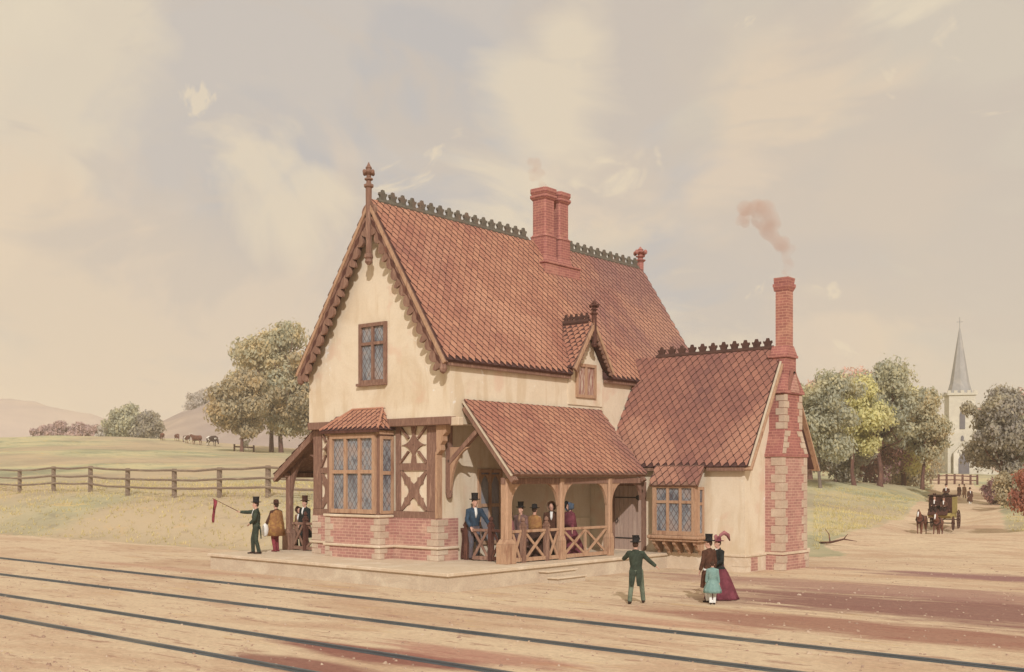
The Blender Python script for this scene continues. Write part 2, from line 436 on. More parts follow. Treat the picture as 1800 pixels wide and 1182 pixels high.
def ground_material():
    m = bpy.data.materials.new('earth_and_grass'); m.use_nodes = True
    t = NT(m.node_tree)
    out = t.n('ShaderNodeOutputMaterial'); bs = t.n('ShaderNodeBsdfPrincipled'); t.l(bs.outputs[0], out.inputs[0])
    tc = t.n('ShaderNodeTexCoord'); vec = tc.outputs['Object']
    # sandy earth: long streaks lie along the line of the railway
    e1 = t.noise(vec, 1.0, 6, 0.62, 0.5, (0.14, 0.36, 0.3), (2, 5, 0))
    c = t.ramp(e1, [(0.32, pig((198,160,124))), (0.44, pig((206,172,136))), (0.52, pig((216,186,148))), (0.66, pig((208,176,140)))])
    e2 = t.noise(vec, 1.0, 6, 0.7, 0.4, (0.22, 0.8, 0.3), (9, 1, 0))
    c = t.mix(t.ramp(e2, [(0.54, 0.0), (0.60, 0.55)]), c, pig((192,150,118)))
    e3 = t.noise(vec, 1.0, 6, 0.75, 0.3, (0.6, 2.6, 0.3), (4, 8, 0))
    c = t.mix(t.ramp(e3, [(0.575, 0.0), (0.61, 0.65)]), c, pig((164,118,96)))
    e4 = t.noise(vec, 1.0, 5, 0.7, 0.3, (0.35, 1.8, 0.3), (14, 3, 0))
    c = t.mix(t.ramp(e4, [(0.61, 0.0), (0.66, 0.6)]), c, pig((210,172,116)))
    # patches of dark red and brown, each with a centre on the ground
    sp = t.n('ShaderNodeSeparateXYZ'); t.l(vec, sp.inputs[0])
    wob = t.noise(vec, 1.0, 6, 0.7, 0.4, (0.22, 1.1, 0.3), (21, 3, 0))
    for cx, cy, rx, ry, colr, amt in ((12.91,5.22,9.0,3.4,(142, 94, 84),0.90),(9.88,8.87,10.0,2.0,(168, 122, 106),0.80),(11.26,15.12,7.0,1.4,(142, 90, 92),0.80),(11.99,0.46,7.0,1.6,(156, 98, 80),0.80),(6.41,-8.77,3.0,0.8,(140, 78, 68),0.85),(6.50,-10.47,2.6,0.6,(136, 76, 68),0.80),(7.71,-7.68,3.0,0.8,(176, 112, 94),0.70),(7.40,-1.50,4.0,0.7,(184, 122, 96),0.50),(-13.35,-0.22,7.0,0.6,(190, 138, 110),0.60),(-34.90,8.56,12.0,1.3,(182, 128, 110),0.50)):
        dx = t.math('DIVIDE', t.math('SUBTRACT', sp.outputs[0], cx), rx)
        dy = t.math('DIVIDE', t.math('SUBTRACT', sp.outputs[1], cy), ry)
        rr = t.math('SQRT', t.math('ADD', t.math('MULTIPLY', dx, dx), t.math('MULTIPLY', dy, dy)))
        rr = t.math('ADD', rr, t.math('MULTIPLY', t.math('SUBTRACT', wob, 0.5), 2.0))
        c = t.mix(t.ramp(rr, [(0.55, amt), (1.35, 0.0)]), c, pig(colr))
    grit = t.noise(vec, 7.0, 6, 0.8, 0.2)
    c = t.mix(1.0, c, t.ramp(grit, [(0.3, 0.76), (0.62, 1.04)]), 'MULTIPLY')
    cl = t.noise(vec, 1.6, 6, 0.75, 0.6, (1, 1.6, 1), (31, 3, 0))
    c = t.mix(t.ramp(cl, [(0.58, 0.0), (0.64, 0.4)]), c, pig((176,136,108)))
    # grass
    g1 = t.noise(vec, 1.0, 5, 0.6, 0.6, (0.085, 0.11, 0.2), (1, 2, 0))
    g = t.ramp(g1, [(0.34, pig((146,138,108))), (0.45, pig((164,160,120))), (0.54, pig((186,174,130))), (0.63, pig((200,182,132))), (0.72, pig((150,148,114)))])
    g2 = t.noise(vec, 1.0, 6, 0.7, 0.6, (0.5, 0.9, 0.4), (5, 2, 0))
    g = t.mix(t.ramp(g2, [(0.57, 0.0), (0.61, 0.6)]), g, pig((128,124,98)))
    g3 = t.noise(vec, 1.0, 6, 0.7, 0.6, (0.3, 0.7, 0.4), (15, 12, 0))
    g = t.mix(t.ramp(g3, [(0.58, 0.0), (0.62, 0.6)]), g, pig((214,178,98)))
    g4 = t.noise(vec, 0.03, 3, 0.5, 0.3, None, (3, 3, 0))
    g = t.mix(t.ramp(g4, [(0.46, 0.0), (0.60, 0.6)]), g, pig((188,154,124)))
    at2 = t.n('ShaderNodeAttribute', attribute_name='grass_cover')
    rag = t.noise(vec, 0.9, 5, 0.7)
    k = t.math('ADD', at2.outputs['Fac'], t.math('MULTIPLY', t.math('SUBTRACT', rag, 0.5), 1.3))
    t.l(t.mix(t.ramp(k, [(0.42, 0.0), (0.58, 1.0)]), c, g), bs.inputs['Base Color'])
    bs.inputs['Roughness'].default_value = 0.95; bs.inputs['Specular IOR Level'].default_value = 0.1
    b = t.n('ShaderNodeBump'); b.inputs['Strength'].default_value = 0.35; b.inputs['Distance'].default_value = 0.05
    t.l(grit, b.inputs['Height']); t.l(b.outputs[0], bs.inputs['Normal'])
    return m
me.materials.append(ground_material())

# ------------------------------------------------------------------ far hills
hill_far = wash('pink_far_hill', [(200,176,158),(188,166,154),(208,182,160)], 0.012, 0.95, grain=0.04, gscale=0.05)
def plough_extra(t, vec, c, tc):
    w = t.n('ShaderNodeTexWave'); t.l(vec, w.inputs[0]); w.inputs['Scale'].default_value = 0.035; w.inputs['Distortion'].default_value = 1.5
    return t.mix(t.math('MULTIPLY', w.outputs['Fac'], 0.35), c, pig((150,128,116)))
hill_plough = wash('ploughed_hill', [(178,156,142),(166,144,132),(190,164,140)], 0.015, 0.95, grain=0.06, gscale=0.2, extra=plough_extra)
def hill(crest, depth, mat):
    """a long rounded hill: crest = [(px, height above sea level 0)] seen from the line, at depth"""
    crest = sorted(crest); xs = [c[0] for c in crest]; hs = [c[1] for c in crest]
    v = []; f = []; n = 90; prof = [(-0.30,0.0),(-0.22,0.35),(-0.12,0.75),(-0.05,0.95),(0,1.0),(0.06,0.93),(0.15,0.6),(0.3,0.0)]
    for i in range(n+1):
        px = xs[0] + (xs[-1]-xs[0])*i/n
        h = float(np.interp(px, xs, hs)) + 0.6*math.sin(px*0.05) + 0.4*math.sin(px*0.13)
        for a, b in prof:
            d = depth*(1+a); p = CAM + FW*d + RT*((px-900)/1963.0*depth)
            v.append((p.x, p.y, -1 + (max(h, 0)+1)*b))
    m = len(prof)
    for i in range(n):
        for j in range(m-1): f.append((i*m+j, (i+1)*m+j, (i+1)*m+j+1, i*m+j+1))
    b = MB(); b.add(v, f); o = b.build('hill', mat, None, smooth=True); tag(o, kind='structure'); return o
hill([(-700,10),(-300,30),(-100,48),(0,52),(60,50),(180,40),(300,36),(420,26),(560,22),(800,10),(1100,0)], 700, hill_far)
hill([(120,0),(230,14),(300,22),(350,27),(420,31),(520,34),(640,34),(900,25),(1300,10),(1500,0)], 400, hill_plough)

# ------------------------------------------------------------------ railway lines
def rail(x0, y0, x1, y1, label):
    d = V((x1-x0, y1-y0, 0)).normalized(); n = V((-d.y, d.x, 0))
    b = MB()
    prof = [(-.04,-.02),(-.04,.008),(-.014,.016),(-.014,.04),(-.026,.046),(-.026,.068),(.026,.068),(.026,.046),(.014,.04),(.014,.016),(.04,.008),(.04,-.02)]
    p0 = V((x0, y0, 0))
    # the line runs out to the left in a very slight bend
    stations = [(-0.0, 0.0)]
    b.prism([p0 + n*a + V((0,0,z)) for a, z in prof], V((x1-x0, y1-y0, 0)))
    o = b.build('rail', metal_rail)
    tag(o, label, 'rail', 'iron rails of the line')
rail(-230, 4.6, 60, -4.45, 'iron rail nearest the stone platform')
rail(-230, -2.5, 60, -6.4, 'second iron rail out from the platform, thin and dark')
rail(-230, -3.1, 60, -10.1, 'third iron rail out from the platform')
rail(-230, -6.6, 60, -11.9, 'iron rail nearest the viewer, crossing the lower left corner')

# small stones lying about the yard and between the rails
def stones():
    rg = np.random.default_rng(9); vs = []; fs = []
    for _ in range(2000):
        d = 15 + 30*rg.random()**1.2; px = rg.uniform(-60, 1860)
        x = CAM.x + FW.x*d + RT.x*(px-900)/1963*d; y = CAM.y + FW.y*d + RT.y*(px-900)/1963*d
        if y > -.4 and x < .6: continue
        if y > 10.8 and x < 4.2: continue
        s = rg.uniform(.012,.034)*(1.6 if rg.random() > .93 else 1); i = len(vs); q = rg.uniform(0, 6.28)
        for k in range(5):
            a = q + 6.283*k/5; r = s*rg.uniform(.7,1.25); vs.append((x+r*math.cos(a)*1.3, y+r*math.sin(a), -.005))
        for k in range(5):
            a = q + 6.283*k/5; r = s*rg.uniform(.4,.7); vs.append((x+r*math.cos(a)*1.3, y+r*math.sin(a), s*rg.uniform(.5,.9)))
        fs += [(i+k, i+(k+1)%5, i+5+(k+1)%5, i+5+k) for k in range(5)] + [(i+5,i+6,i+7,i+8,i+9)]
    m = bpy.data.meshes.new('gravel'); m.from_pydata(vs, [], fs)
    m.materials.append(wash('loose_stones', [(196,164,134),(170,134,112),(210,184,152)], 2.0, .9, extra=island_extra([(190,160,130),(146,112,94),(170,136,110),(204,180,152)], .7))); m.update()
    o = bpy.data.objects.new('gravel', m); col.objects.link(o); tag(o, 'loose small stones scattered over the sandy yard and trackbed', 'gravel', kind='stuff')
stones()

# ------------------------------------------------------------------ the platform
FL = 0.555
def quadprism(b, pts, z0, z1, mi=0):
    b.prism([(x, y, z0) for x, y in pts], (0, 0, z1-z0), mi)
wall_stone = wash('grey_brown_stone', [(216,192,160),(204,178,148),(222,200,168)], .8, .9, (1,1,2), grain=.12, bump=.2)
plat = empty('station_platform', (-6, 1, 0))
tag(plat, 'low pale stone station platform with a step edge, under and in front of the cottage', 'platform')
b = MB(); quadprism(b, [(-12.15,.62),(0,.03),(.12,11.42),(-12.15,11.42)], -0.2, FL-.10); b.build('platform_wall', wall_stone, plat)
b = MB(); quadprism(b, [(-12.25,.55),(.07,-.05),(.19,11.42),(-12.25,11.42)], FL-.10, FL); b.build('coping', gutter_stone, plat, bevel=.015)
for x0, x1, z in ((.04,.44,.37),(.40,.82,.19)):
    b = MB(); b.box(x0,x1-.05,4.14,5.56,-.1,z-.05); b.build('step_riser', wall_stone, plat)
    b = MB(); b.box(x0,x1,4.08,5.62,z-.05,z); b.build('step_tread', gutter_stone, plat, bevel=.012)

# ------------------------------------------------------------------ the station house
H = empty('station_house', (-5.8, 9, FL))
tag(H, 'gabled country station cottage with steep red tiled roofs, cream plaster, half-timbering and brick', 'station building')
XC, ZR = -5.83, 12.5
XL, XR, ZE = -9.58, -2.33, 6.95                     # eave edges
SR = (ZR-ZE)/(XR-XC); SL = (ZR-ZE)/(XC-XL)
UX0, UX1, UY0, UY1 = -9.42, -2.56, 2.85, 18.7       # upper storey
LX0, LX1, LY0 = -9.45, -3.35, 3.15                  # lower storey

def roofz(x): return ZR - (SR*(x-XC) if x > XC else SL*(XC-x))
b = MB()
b.prism([(UX0,UY0,5.2),(UX1,UY0,5.2),(UX1,UY0,roofz(UX1)-.24),(XC,UY0,ZR-.24),(UX0,UY0,roofz(UX0)-.24)], (0,UY1-UY0,0))
b.build('upper_wall', plaster, H)
b = MB(); b.box(LX0,LX1,LY0,UY1-.2,FL-.05,5.2); b.build('lower_wall', plaster, H)

RIM = .012
def tiles(name, O, U, Vv, L, W, inside=None, w=.31, h=.22, parent=H, top=tile, thick=.12, lift=.05):
    """a slope of pointed plain tiles: O = eave corner, U along the eave, Vv up the slope"""
    O, U, Vv = V(O), V(U).normalized(), V(Vv).normalized()
    N = U.cross(Vv).normalized()
    if N.z < 0: N = -N
    b = MB()
    a = w*0.5*0.975
    rows = int(W/h + 0.999); n = int(L/w) + 2
    # ogee tip below, and the part of the face that the row above leaves open
    shape = [(-a, .42*h), (-a*.90, .24*h), (-a*.62, .06*h), (-a*.40,-.16*h), (-a*.22,-.40*h), (0,-.54*h), (a*.22,-.40*h), (a*.40,-.16*h), (a*.62,.06*h), (a*.90,.24*h), (a,.42*h),
             (a*.80,.70*h), (a*.60,.98*h), (a*.36,1.16*h), (a*.10,1.40*h), (-a*.10,1.40*h), (-a*.36,1.16*h), (-a*.60,.98*h), (-a*.80,.70*h)]
    top_ = [(-a, 1.42*h), (a, 1.42*h)]
    rnd = random.Random(hash(name) % 1000 if False else len(name)*7 + int(L*10))
    for r in range(rows):
        for i in range(n):
            u = (i + (0.5 if r % 2 else 0.0))*w; v = r*h + .50*h
            if u > L + .01 or u < -.01 or v > W + .2*h: continue
            if inside and not inside(u, v): continue
            j = rnd.uniform(-.012, .012); k = rnd.uniform(-.012, .02); tl = rnd.uniform(-.012,.016)
            pts = []
            for q, s in shape + top_:
                uu = min(max(u + q + j + s*tl*.3, -.02), L+.02); vv = min(v + s + k, W+.02)
                pts.append(O + U*uu + Vv*vv + N*(lift + .006 + (1.42*h - s)/(1.96*h)*.044 + tl*.2))
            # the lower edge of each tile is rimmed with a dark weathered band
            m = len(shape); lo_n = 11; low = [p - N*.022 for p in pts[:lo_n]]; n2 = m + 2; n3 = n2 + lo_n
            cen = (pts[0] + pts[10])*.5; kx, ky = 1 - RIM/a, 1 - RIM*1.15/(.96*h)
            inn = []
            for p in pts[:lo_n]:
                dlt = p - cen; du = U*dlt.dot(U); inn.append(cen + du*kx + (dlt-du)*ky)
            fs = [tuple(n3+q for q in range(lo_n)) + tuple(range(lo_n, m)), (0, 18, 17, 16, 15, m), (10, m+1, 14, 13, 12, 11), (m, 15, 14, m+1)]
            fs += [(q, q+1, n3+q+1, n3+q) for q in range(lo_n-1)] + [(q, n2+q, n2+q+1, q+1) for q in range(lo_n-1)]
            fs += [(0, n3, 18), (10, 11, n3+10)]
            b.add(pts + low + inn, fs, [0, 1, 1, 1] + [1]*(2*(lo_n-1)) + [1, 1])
    return b.build(name, [top, tile_edge], parent)

def slab(b, P4, thick):
    P4 = [V(p) for p in P4]
    n = (P4[1]-P4[0]).cross(P4[3]-P4[0]).normalized()
    if n.z < 0: n = -n
    b.prism([p + n*.048 for p in P4], -n*thick)

# main roof
RY0, RY1 = 2.45, 18.85
roof = empty('roof', (XC, 9, ZE)); roof.parent = H; roof.location = V((XC,9,ZE)) - OFF[H.name]
b = MB()

DY0, DY1, DC = 8.85, 11.35, 10.1; DZ, DE = 8.95, 7.18
def xat(z): return XC + (ZR-z)/SR
for ya, yb_, zb in ((RY0,9.04,ZE),(11.16,RY1,ZE),(9.04,11.16,8.6)): slab(b, [(xat(zb),ya,zb),(xat(zb),yb_,zb),(XC,yb_,ZR),(XC,ya,ZR)], .16)
slab(b, [(XL,RY0,ZE),(XL,RY1,ZE),(XC-.001,RY1,ZR),(XC-.001,RY0,ZR)], .16)
b.build('roof_slab', tile_edge, roof)
WR = math.hypot(XR-XC, ZR-ZE); WL = math.hypot(XC-XL, ZR-ZE)
sdm = (DZ-DE)/(DC-DY0)
def offdormer(u, v):
    y = RY0+u; z = ZE + v*(ZR-ZE)/WR; q = abs(y-DC)
    return not (q < 1.12 and z < DZ - q*sdm - .05)
tiles('roof_slope', (XR,RY0,ZE), (0,1,0), (XC-XR,0,ZR-ZE), RY1-RY0, WR, offdormer, parent=roof)
tiles('roof_slope', (XL,RY0,ZE), (0,1,0), (XC-XL,0,ZR-ZE), RY1-RY0, WL, parent=roof)
# eaves: fascia under the tile edge
for ya, yb_ in ((RY0+.1,9.04),(11.16,RY1-.1)):
    b = MB(); b.box(XR-.14,XR-.06,ya,yb_,ZE-.14,ZE-.02); b.build('eave_board', timber, roof)
b = MB(); b.box(XL+.06,XL+.14,RY0+.1,RY1-.1,ZE-.14,ZE-.02); b.build('eave_board', timber, roof)

def crest_run(name, p0, p1, parent, mat, pitch=.52, base=.16, hgt=.34):
    """a strip of ridge tiles with a fleur cut out over each, one outline"""
    p0, p1 = V(p0), V(p1); L = (p1-p0).length; d = (p1-p0).normalized(); n = max(1, int(round(L/pitch))); pt = L/n
    out = [(0,-.10)]
    for i in range(n):
        o = i*pt
        for fx, fz in ((.02,base),(.14,base*.8),(.24,base*1.15),(.20,base+.10),(.12,base+.12),(.14,base+.20),(.28,base+.17),(.36,base+.22),(.42,base+.30),(.5,base+hgt*.95),(.58,base+.30),(.64,base+.22),(.72,base+.17),(.86,base+.20),(.88,base+.12),(.80,base+.10),(.76,base*1.15),(.86,base*.8),(.98,base)):
            out.append((o + fx*pt, fz))
    out.append((L,-.10))
    side = d.cross(V((0,0,1))).normalized()
    b = MB(); b.prism([p0 + d*s + V((0,0,z)) - side*.045 for s, z in out], side*.09)
    # the ridge roll under it
    b.tube([p0 + V((0,0,.03)), p1 + V((0,0,.03))], .11, 8)
    return b.build(name, mat, parent)
crest_run('ridge_crest', (XC,RY0+.35,ZR), (XC,10.75,ZR), roof, crest, pitch=.46, hgt=.30)
crest_run('ridge_crest', (XC,12.9,ZR), (XC,RY1-.3,ZR), roof, crest, pitch=.46, hgt=.30)

def finial(name, x, y, z0, zt, r, mat, parent, drop=None):
    """turned post with bands, a fleuron and a spike; drop = a carved pendant below"""
    b = MB(); hh = zt - z0
    prof = [(r*.9,0),(r*.95,.46*hh),(r*1.45,.49*hh),(r*1.5,.53*hh),(r*.8,.56*hh),(r*.7,.62*hh),(r*1.3,.645*hh),(r*1.3,.67*hh),(r*.7,.69*hh),(r*.75,.74*hh),(r*1.5,.78*hh),(r*1.75,.81*hh),(r*1.0,.85*hh),(r*.8,.88*hh),(r*1.0,.90*hh),(r*.55,.95*hh),(.01,hh*1.03)]
    b.lathe([(q, z0+z) for q, z in prof], (x,y,0), 8, rot=math.pi/8)
    for k in range(4):                         # crockets
        t = math.pi/2*k
        c = V((x+math.cos(t)*r*1.7, y+math.sin(t)*r*1.7, z0+.80*hh)); b.ball(c, (r*.55,r*.55,r*.7), 8, 5)
    if drop:
        b.lathe([(r*.9,z0),(r*.9,z0-drop*.8),(r*1.3,z0-drop*.82),(r*1.4,z0-drop*.87),(r*1.0,z0-drop*.9),(r*1.2,z0-drop*.95),(r*.5,z0-drop)][::-1], (x,y,0), 8, rot=math.pi/8)
    return b.build(name, mat, parent)
finial('finial', XC, RY0-.05, 12.2, 13.72, .115, timber, roof, drop=1.85)
finial('finial', XC, RY1-.1, 12.3, 13.5, .16, brick_red, roof)

def bargeboard(name, apex, eave, n, parent, depth=.60, period=1.05, thick=.1, mat=timber):
    """pierced board down the verge, its lower edge cut in double cusps"""
    apex, eave, n = V(apex), V(eave), V(n)
    d = (eave-apex); L = d.length; d = d.normalized()
    t = d.cross(n).normalized()
    if t.z > 0: t = -t
    k = max(1, int(round(L/period))); pe = L/k
    low = []
    for i in range(k):
        for a, q in ((0.0,.04),(.03,.20),(.08,.33),(.15,.41),(.22,.42),(.29,.36),(.34,.25),(.37,.12),(.40,.25),(.46,.38),(.54,.46),(.62,.46),(.69,.39),(.74,.27),(.77,.15),(.80,.34),(.85,.52),(.90,.58),(.95,.50),(.98,.30)):
            low.append(((i+a)*pe, depth*(.45+q)))
    pts = [apex] + [apex + d*L] + [apex + d*min(s, L) + t*q for s, q in low[::-1]]
    b = MB(); b.prism(pts, n*thick)
    o = b.build(name, mat, parent)
    m = MB(); m.beam(apex + n*(thick+.02) + t*.06, apex + d*L + n*(thick+.02) + t*.06, .05, .11, up=t)
    m.build('moulding', timber_pale, o)
    # sunk spandrels: one dark carved band that swells into an eye in each bay of the board
    up_, lo_ = [], []
    for i in range(k):
        for a, q in ((.06,.015),(.16,.05),(.26,.085),(.36,.05),(.46,.015),(.58,.015),(.66,.05),(.72,.065),(.80,.04),(.90,.015)):
            s = (i+a)*pe; up_.append((s, depth*.40-q*depth*1.7)); lo_.append((s, depth*.40+q*depth*1.7))
    e = MB(); e.prism([apex + d*s + t*q + n*(thick+.002) for s, q in up_ + lo_[::-1]], n*.01)
    e.build('carving', timber_dark, o)
    return o
for xe, ze in ((XR,ZE),(XL,ZE)):
    sg = 1 if xe > XC else -1
    bargeboard('bargeboard', (XC, RY0+.06, ZR-.02), (xe+sg*.02, RY0+.06, ZE-.05), (0,-1,0), roof)
    k = MB(); k.lathe([(.02,ZE-.42),(.10,ZE-.36),(.13,ZE-.25),(.10,ZE-.1),(.10,ZE)], (xe-sg*.16, RY0+.02, 0), 8); k.build('eave_boss', timber, roof)

# first-floor beams
b = MB(); b.box(UX0-.04,-2.52,2.8,3.12,4.95,5.215); b.build('jetty_beam', timber, H, bevel=.02)
b = MB(); b.box(-3.3,-2.53,3.13,18.6,4.98,5.21); b.build('jetty_soffit', plaster, H)
b = MB(); b.box(-2.6,-2.22,2.88,3.12,4.92,5.18); b.build('beam_end', gutter_stone, H, bevel=.02)
# carved corner bracket under the beam
b = MB(); b.prism([(-3.30,3.0,4.95),(-2.85,3.0,4.95),(-2.88,3.0,4.72),(-3.02,3.0,4.60),(-3.0,3.0,4.45),(-3.12,3.0,4.32),(-3.10,3.0,4.15),(-3.22,3.0,4.05),(-3.30,3.0,4.0)], (0,.22,0)); b.build('corner_bracket', timber_pale, H)
b = MB(); b.box(-3.37,-3.28,3.02,3.26,1.94,4.1); b.build('corner_shaft', timber_pale, H)

# half-timbering, front wall
Y1 = LY0-.05
def flat(b, pts, y=Y1, d=.07, mi=0):
    b.prism([(x, y, z) for x, z in pts], (0, d, 0), mi)
tf = empty('timber_frame', (-6, Y1, 3)); tf.parent = H; tf.location = V((-6,Y1,3)) - OFF[H.name]
for x0, x1 in ((-9.47,-9.05),(-5.27,-5.05),(-3.82,-3.37),(-8.28,-8.10)):
    b = MB(); b.box(x0,x1,Y1-.02,LY0+.02,2.15,4.95); b.build('stud', timber, tf, bevel=.012)
b = MB(); b.box(-9.47,-7.6,Y1-.035,LY0+.02,1.93,2.15); b.build('sill_beam', timber, tf)
b = MB(); b.box(-5.5,-3.34,Y1-.035,LY0+.02,1.93,2.15); b.build('sill_beam', timber, tf)
b = MB(); b.box(-5.05,-3.82,Y1-.01,LY0+.02,3.50,3.74); b.build('mid_rail', timber, tf)
b = MB(); b.box(-9.05,-8.28,Y1-.01,LY0+.02,3.42,3.62); b.build('mid_rail', timber, tf)
def cusped_x(x0, x1, z0, z1):
    """saltire whose arms swell into cusps"""
    cx, cz = (x0+x1)/2, (z0+z1)/2
    b = MB(); pts = []
    arms = [math.atan2(z1-cz, x1-cx), math.atan2(z1-cz, x0-cx), math.atan2(z0-cz, x0-cx), math.atan2(z0-cz, x1-cx)]
    for i, a in enumerate(arms):
        L = math.hypot(x1-cx, z1-cz); e = V((math.cos(a), 0, math.sin(a))); n = V((-e.z, 0, e.x))
        for s, w in ((.22,-.13),(.40,-.10),(.50,-.16),(.58,-.10),(1.0,-.09),(1.0,.09),(.58,.10),(.50,.16),(.40,.10),(.22,.13)):
            p = e*(L*s) + n*w; pts.append((min(max(cx+p.x, x0), x1), min(max(cz+p.z, z0), z1)))
    flat(b, pts, Y1-.004, .06); return b
cusped_x(-5.05,-3.82,2.15,3.50).build('cross_brace', timber, tf)
cusped_x(-9.05,-8.28,2.15,3.42).build('cross_brace', timber, tf)
def star_brace(x0, x1, z0, z1):
    cx, cz = (x0+x1)/2, (z0+z1)/2; rx, rz = (x1-x0)/2, (z1-z0)/2
    obs = []
    # lozenge ring with hollow sides: four curved members meeting at mid-sides
    for sx, sz in ((1,1),(1,-1),(-1,1),(-1,-1)):
        out = []; inn = []
        for i in range(9):
            q = i/8; ang = q*math.pi/2
            ox, oz = 1-math.sin(ang), 1-math.cos(ang)      # arc centred on the corner
            out.append((cx + sx*rx*(ox*.92+.0), cz + sz*rz*(oz*.92)))
            inn.append((cx + sx*rx*max(ox*.92-.16*(1-abs(2*q-1))-.10, 0.0), cz + sz*rz*max(oz*.92-.16*(1-abs(2*q-1))-.10, 0.0)))
        out = [(cx+sx*rx, cz+sz*rz*.10)] + out[:] + [(cx+sx*rx*.10, cz+sz*rz)] if False else out
        b = MB(); flat(b, out + inn[::-1], Y1-.004, .06); obs.append(b)
        b = MB(); k = .5
        b.beam((cx+sx*rx*.36, Y1+.03, cz+sz*rz*.36), (cx+sx*rx*1.0, Y1+.03, cz+sz*rz*1.0), .06, .15, up=(0,1,0))
        d = b; obs.append(d)
    for b in obs: b.build('curved_brace', timber, tf)
star_brace(-5.05,-3.82,3.74,4.95)
star_brace(-9.05,-8.28,3.62,4.95)
b = MB(); flat(b, [(-4.55,4.95),(-4.32,4.95),(-4.36,4.72),(-4.435,4.60),(-4.51,4.72)], Y1-.008, .06); b.build('curved_brace', timber, tf)
b = MB(); flat(b, [(-4.55,3.74),(-4.32,3.74),(-4.36,3.98),(-4.435,4.10),(-4.51,3.98)], Y1-.008, .06); b.build('curved_brace', timber, tf)

# brick dado with dressed stone corners
def dado(name, x0, x1, y0, y1, parent, z1=1.93):
    b = MB(); b.box(x0,x1,y0,y1,FL-.05,z1); o = b.build(name, brick, parent)
    return o
def ledge(parent, x0, x1, y0, y1, z0, z1, out=.07, name='stone_ledge'):
    b = MB(); b.box(x0-out,x1+out,y0-out,y1,z0,z1); return b.build(name, gutter_stone, parent, bevel=.02)
def quoins(parent, x, y, dx, dy, z0, z1, n=5, long_=.48, short=.30, out=.016, mat=None):
    """alternating blocks at the corner (x, y); dx/dy = which way the wall runs from it"""
    hgt = (z1-z0)/n
    for i in range(n):
        l1, l2 = (long_, short) if i % 2 == 0 else (short, long_)
        xs = sorted((x - dx*out, x + dx*l1)); ys = sorted((y - dy*out, y + dy*l2))
        b = MB(); b.box(xs[0],xs[1],ys[0],ys[1],z0+i*hgt+.008,z0+(i+1)*hgt-.008); b.build('quoin', mat or dressed_stone, parent, bevel=.008)
d0 = dado('brick_base', LX0-.05, LX1+.05, LY0-.08, 4.05, H)
quoins(d0, LX1+.05, LY0-.08, -1, 1, FL, .93, 2); quoins(d0, LX1+.05, LY0-.08, -1, 1, 1.03, 1.91, 4)
quoins(d0, LX0-.05, LY0-.08, 1, 1, FL, .93, 2); quoins(d0, LX0-.05, LY0-.08, 1, 1, 1.03, 1.91, 4)
ledge(d0, LX0-.05, LX1+.05, LY0-.08, 4.05, .93, 1.02)
# ------------------------------------------------------------------ windows
def window(parent, O, U, N, cols, rows, frame=.09, mull=.07, depth=.10, proud=.05, gl=None, mat=timber_pale, name='window', sill=True, cell=None):
    """mullioned window. O = lower left corner on the wall, U = along the wall; cols/rows = widths and heights of the lights"""
    O, U, N = V(O), V(U), V(N); Z = V((0,0,1))
    Wd = sum(cols) + frame*2 + mull*(len(cols)-1); Ht = sum(rows) + frame*2 + mull*(len(rows)-1)
    w = empty(name, O); w.parent = parent; w.location = O - OFF[parent.name]; 
    if depth:
        pass
    def bar(b, u0, u1, z0, z1, n0, n1):
        q = [O + U*u0 + Z*z0 + N*n0, O + U*u1 + Z*z0 + N*n0, O + U*u1 + Z*z1 + N*n0, O + U*u0 + Z*z1 + N*n0]
        b.prism(q, N*(n1-n0))
    b = MB()
    bar(b, 0, frame, 0, Ht, -.02, proud); bar(b, Wd-frame, Wd, 0, Ht, -.02, proud)
    bar(b, frame, Wd-frame, 0, frame, -.02, proud-.002); bar(b, frame, Wd-frame, Ht-frame, Ht, -.02, proud-.002)
    b.build('frame', mat, w)
    x = frame
    for c in cols[:-1]:
        x += c; b = MB(); bar(b, x, x+mull, frame, Ht-frame, -.02, proud-.012); b.build('mullion', mat, w); x += mull
    z = frame
    for r in rows[:-1]:
        z += r; b = MB(); bar(b, frame, Wd-frame, z, z+mull, -.02, proud-.02); b.build('transom', mat, w); z += mull
    b = MB(); bar(b, frame*.5, Wd-frame*.5, frame*.5, Ht-frame*.5, -.018, .004); b.build('glass', gl or glass, w)
    # dark iron line round the lights: the rebate
    return w
# gable window
window(H, (-6.74,UY0,6.44), (1,0,0), (0,-1,0), [.50,.50], [1.18,.52], frame=.12, mull=.1, proud=.09, mat=timber)
b = MB(); b.box(-6.80,-5.40,UY0-.15,UY0,6.36,6.45); b.build('window_sill', timber, H)

# bay window on the front
BX0, BX1, BY = -7.98, -5.40, 2.45
bay = empty('bay_window', (-6.7, BY, FL)); bay.parent = H; bay.location = V((-6.7,BY,FL)) - OFF[H.name]
b = MB(); b.box(BX0-.06,BX1+.06,BY-.03,LY0-.09,FL-.05,1.93); bb = b.build('brick_base', brick, bay)
quoins(bb, BX1+.06, BY-.03, -1, 1, FL, .93, 2, .36, .22); quoins(bb, BX1+.06, BY-.03, -1, 1, 1.03, 1.91, 4, .42, .26)
quoins(bb, BX0-.06, BY-.03, 1, 1, FL, .93, 2, .36, .22); quoins(bb, BX0-.06, BY-.03, 1, 1, 1.03, 1.91, 4, .42, .26)
ledge(bay, BX0-.06, BX1+.06, BY-.03, LY0-.1, .93, 1.02)
ledge(bay, BX0-.02, BX1+.02, BY-.01, LY0-.1, 1.93, 2.02, .09)
b = MB(); b.box(BX0,BX1,BY,LY0-.03,2.02,4.80); b.build('bay_timber', timber, bay)
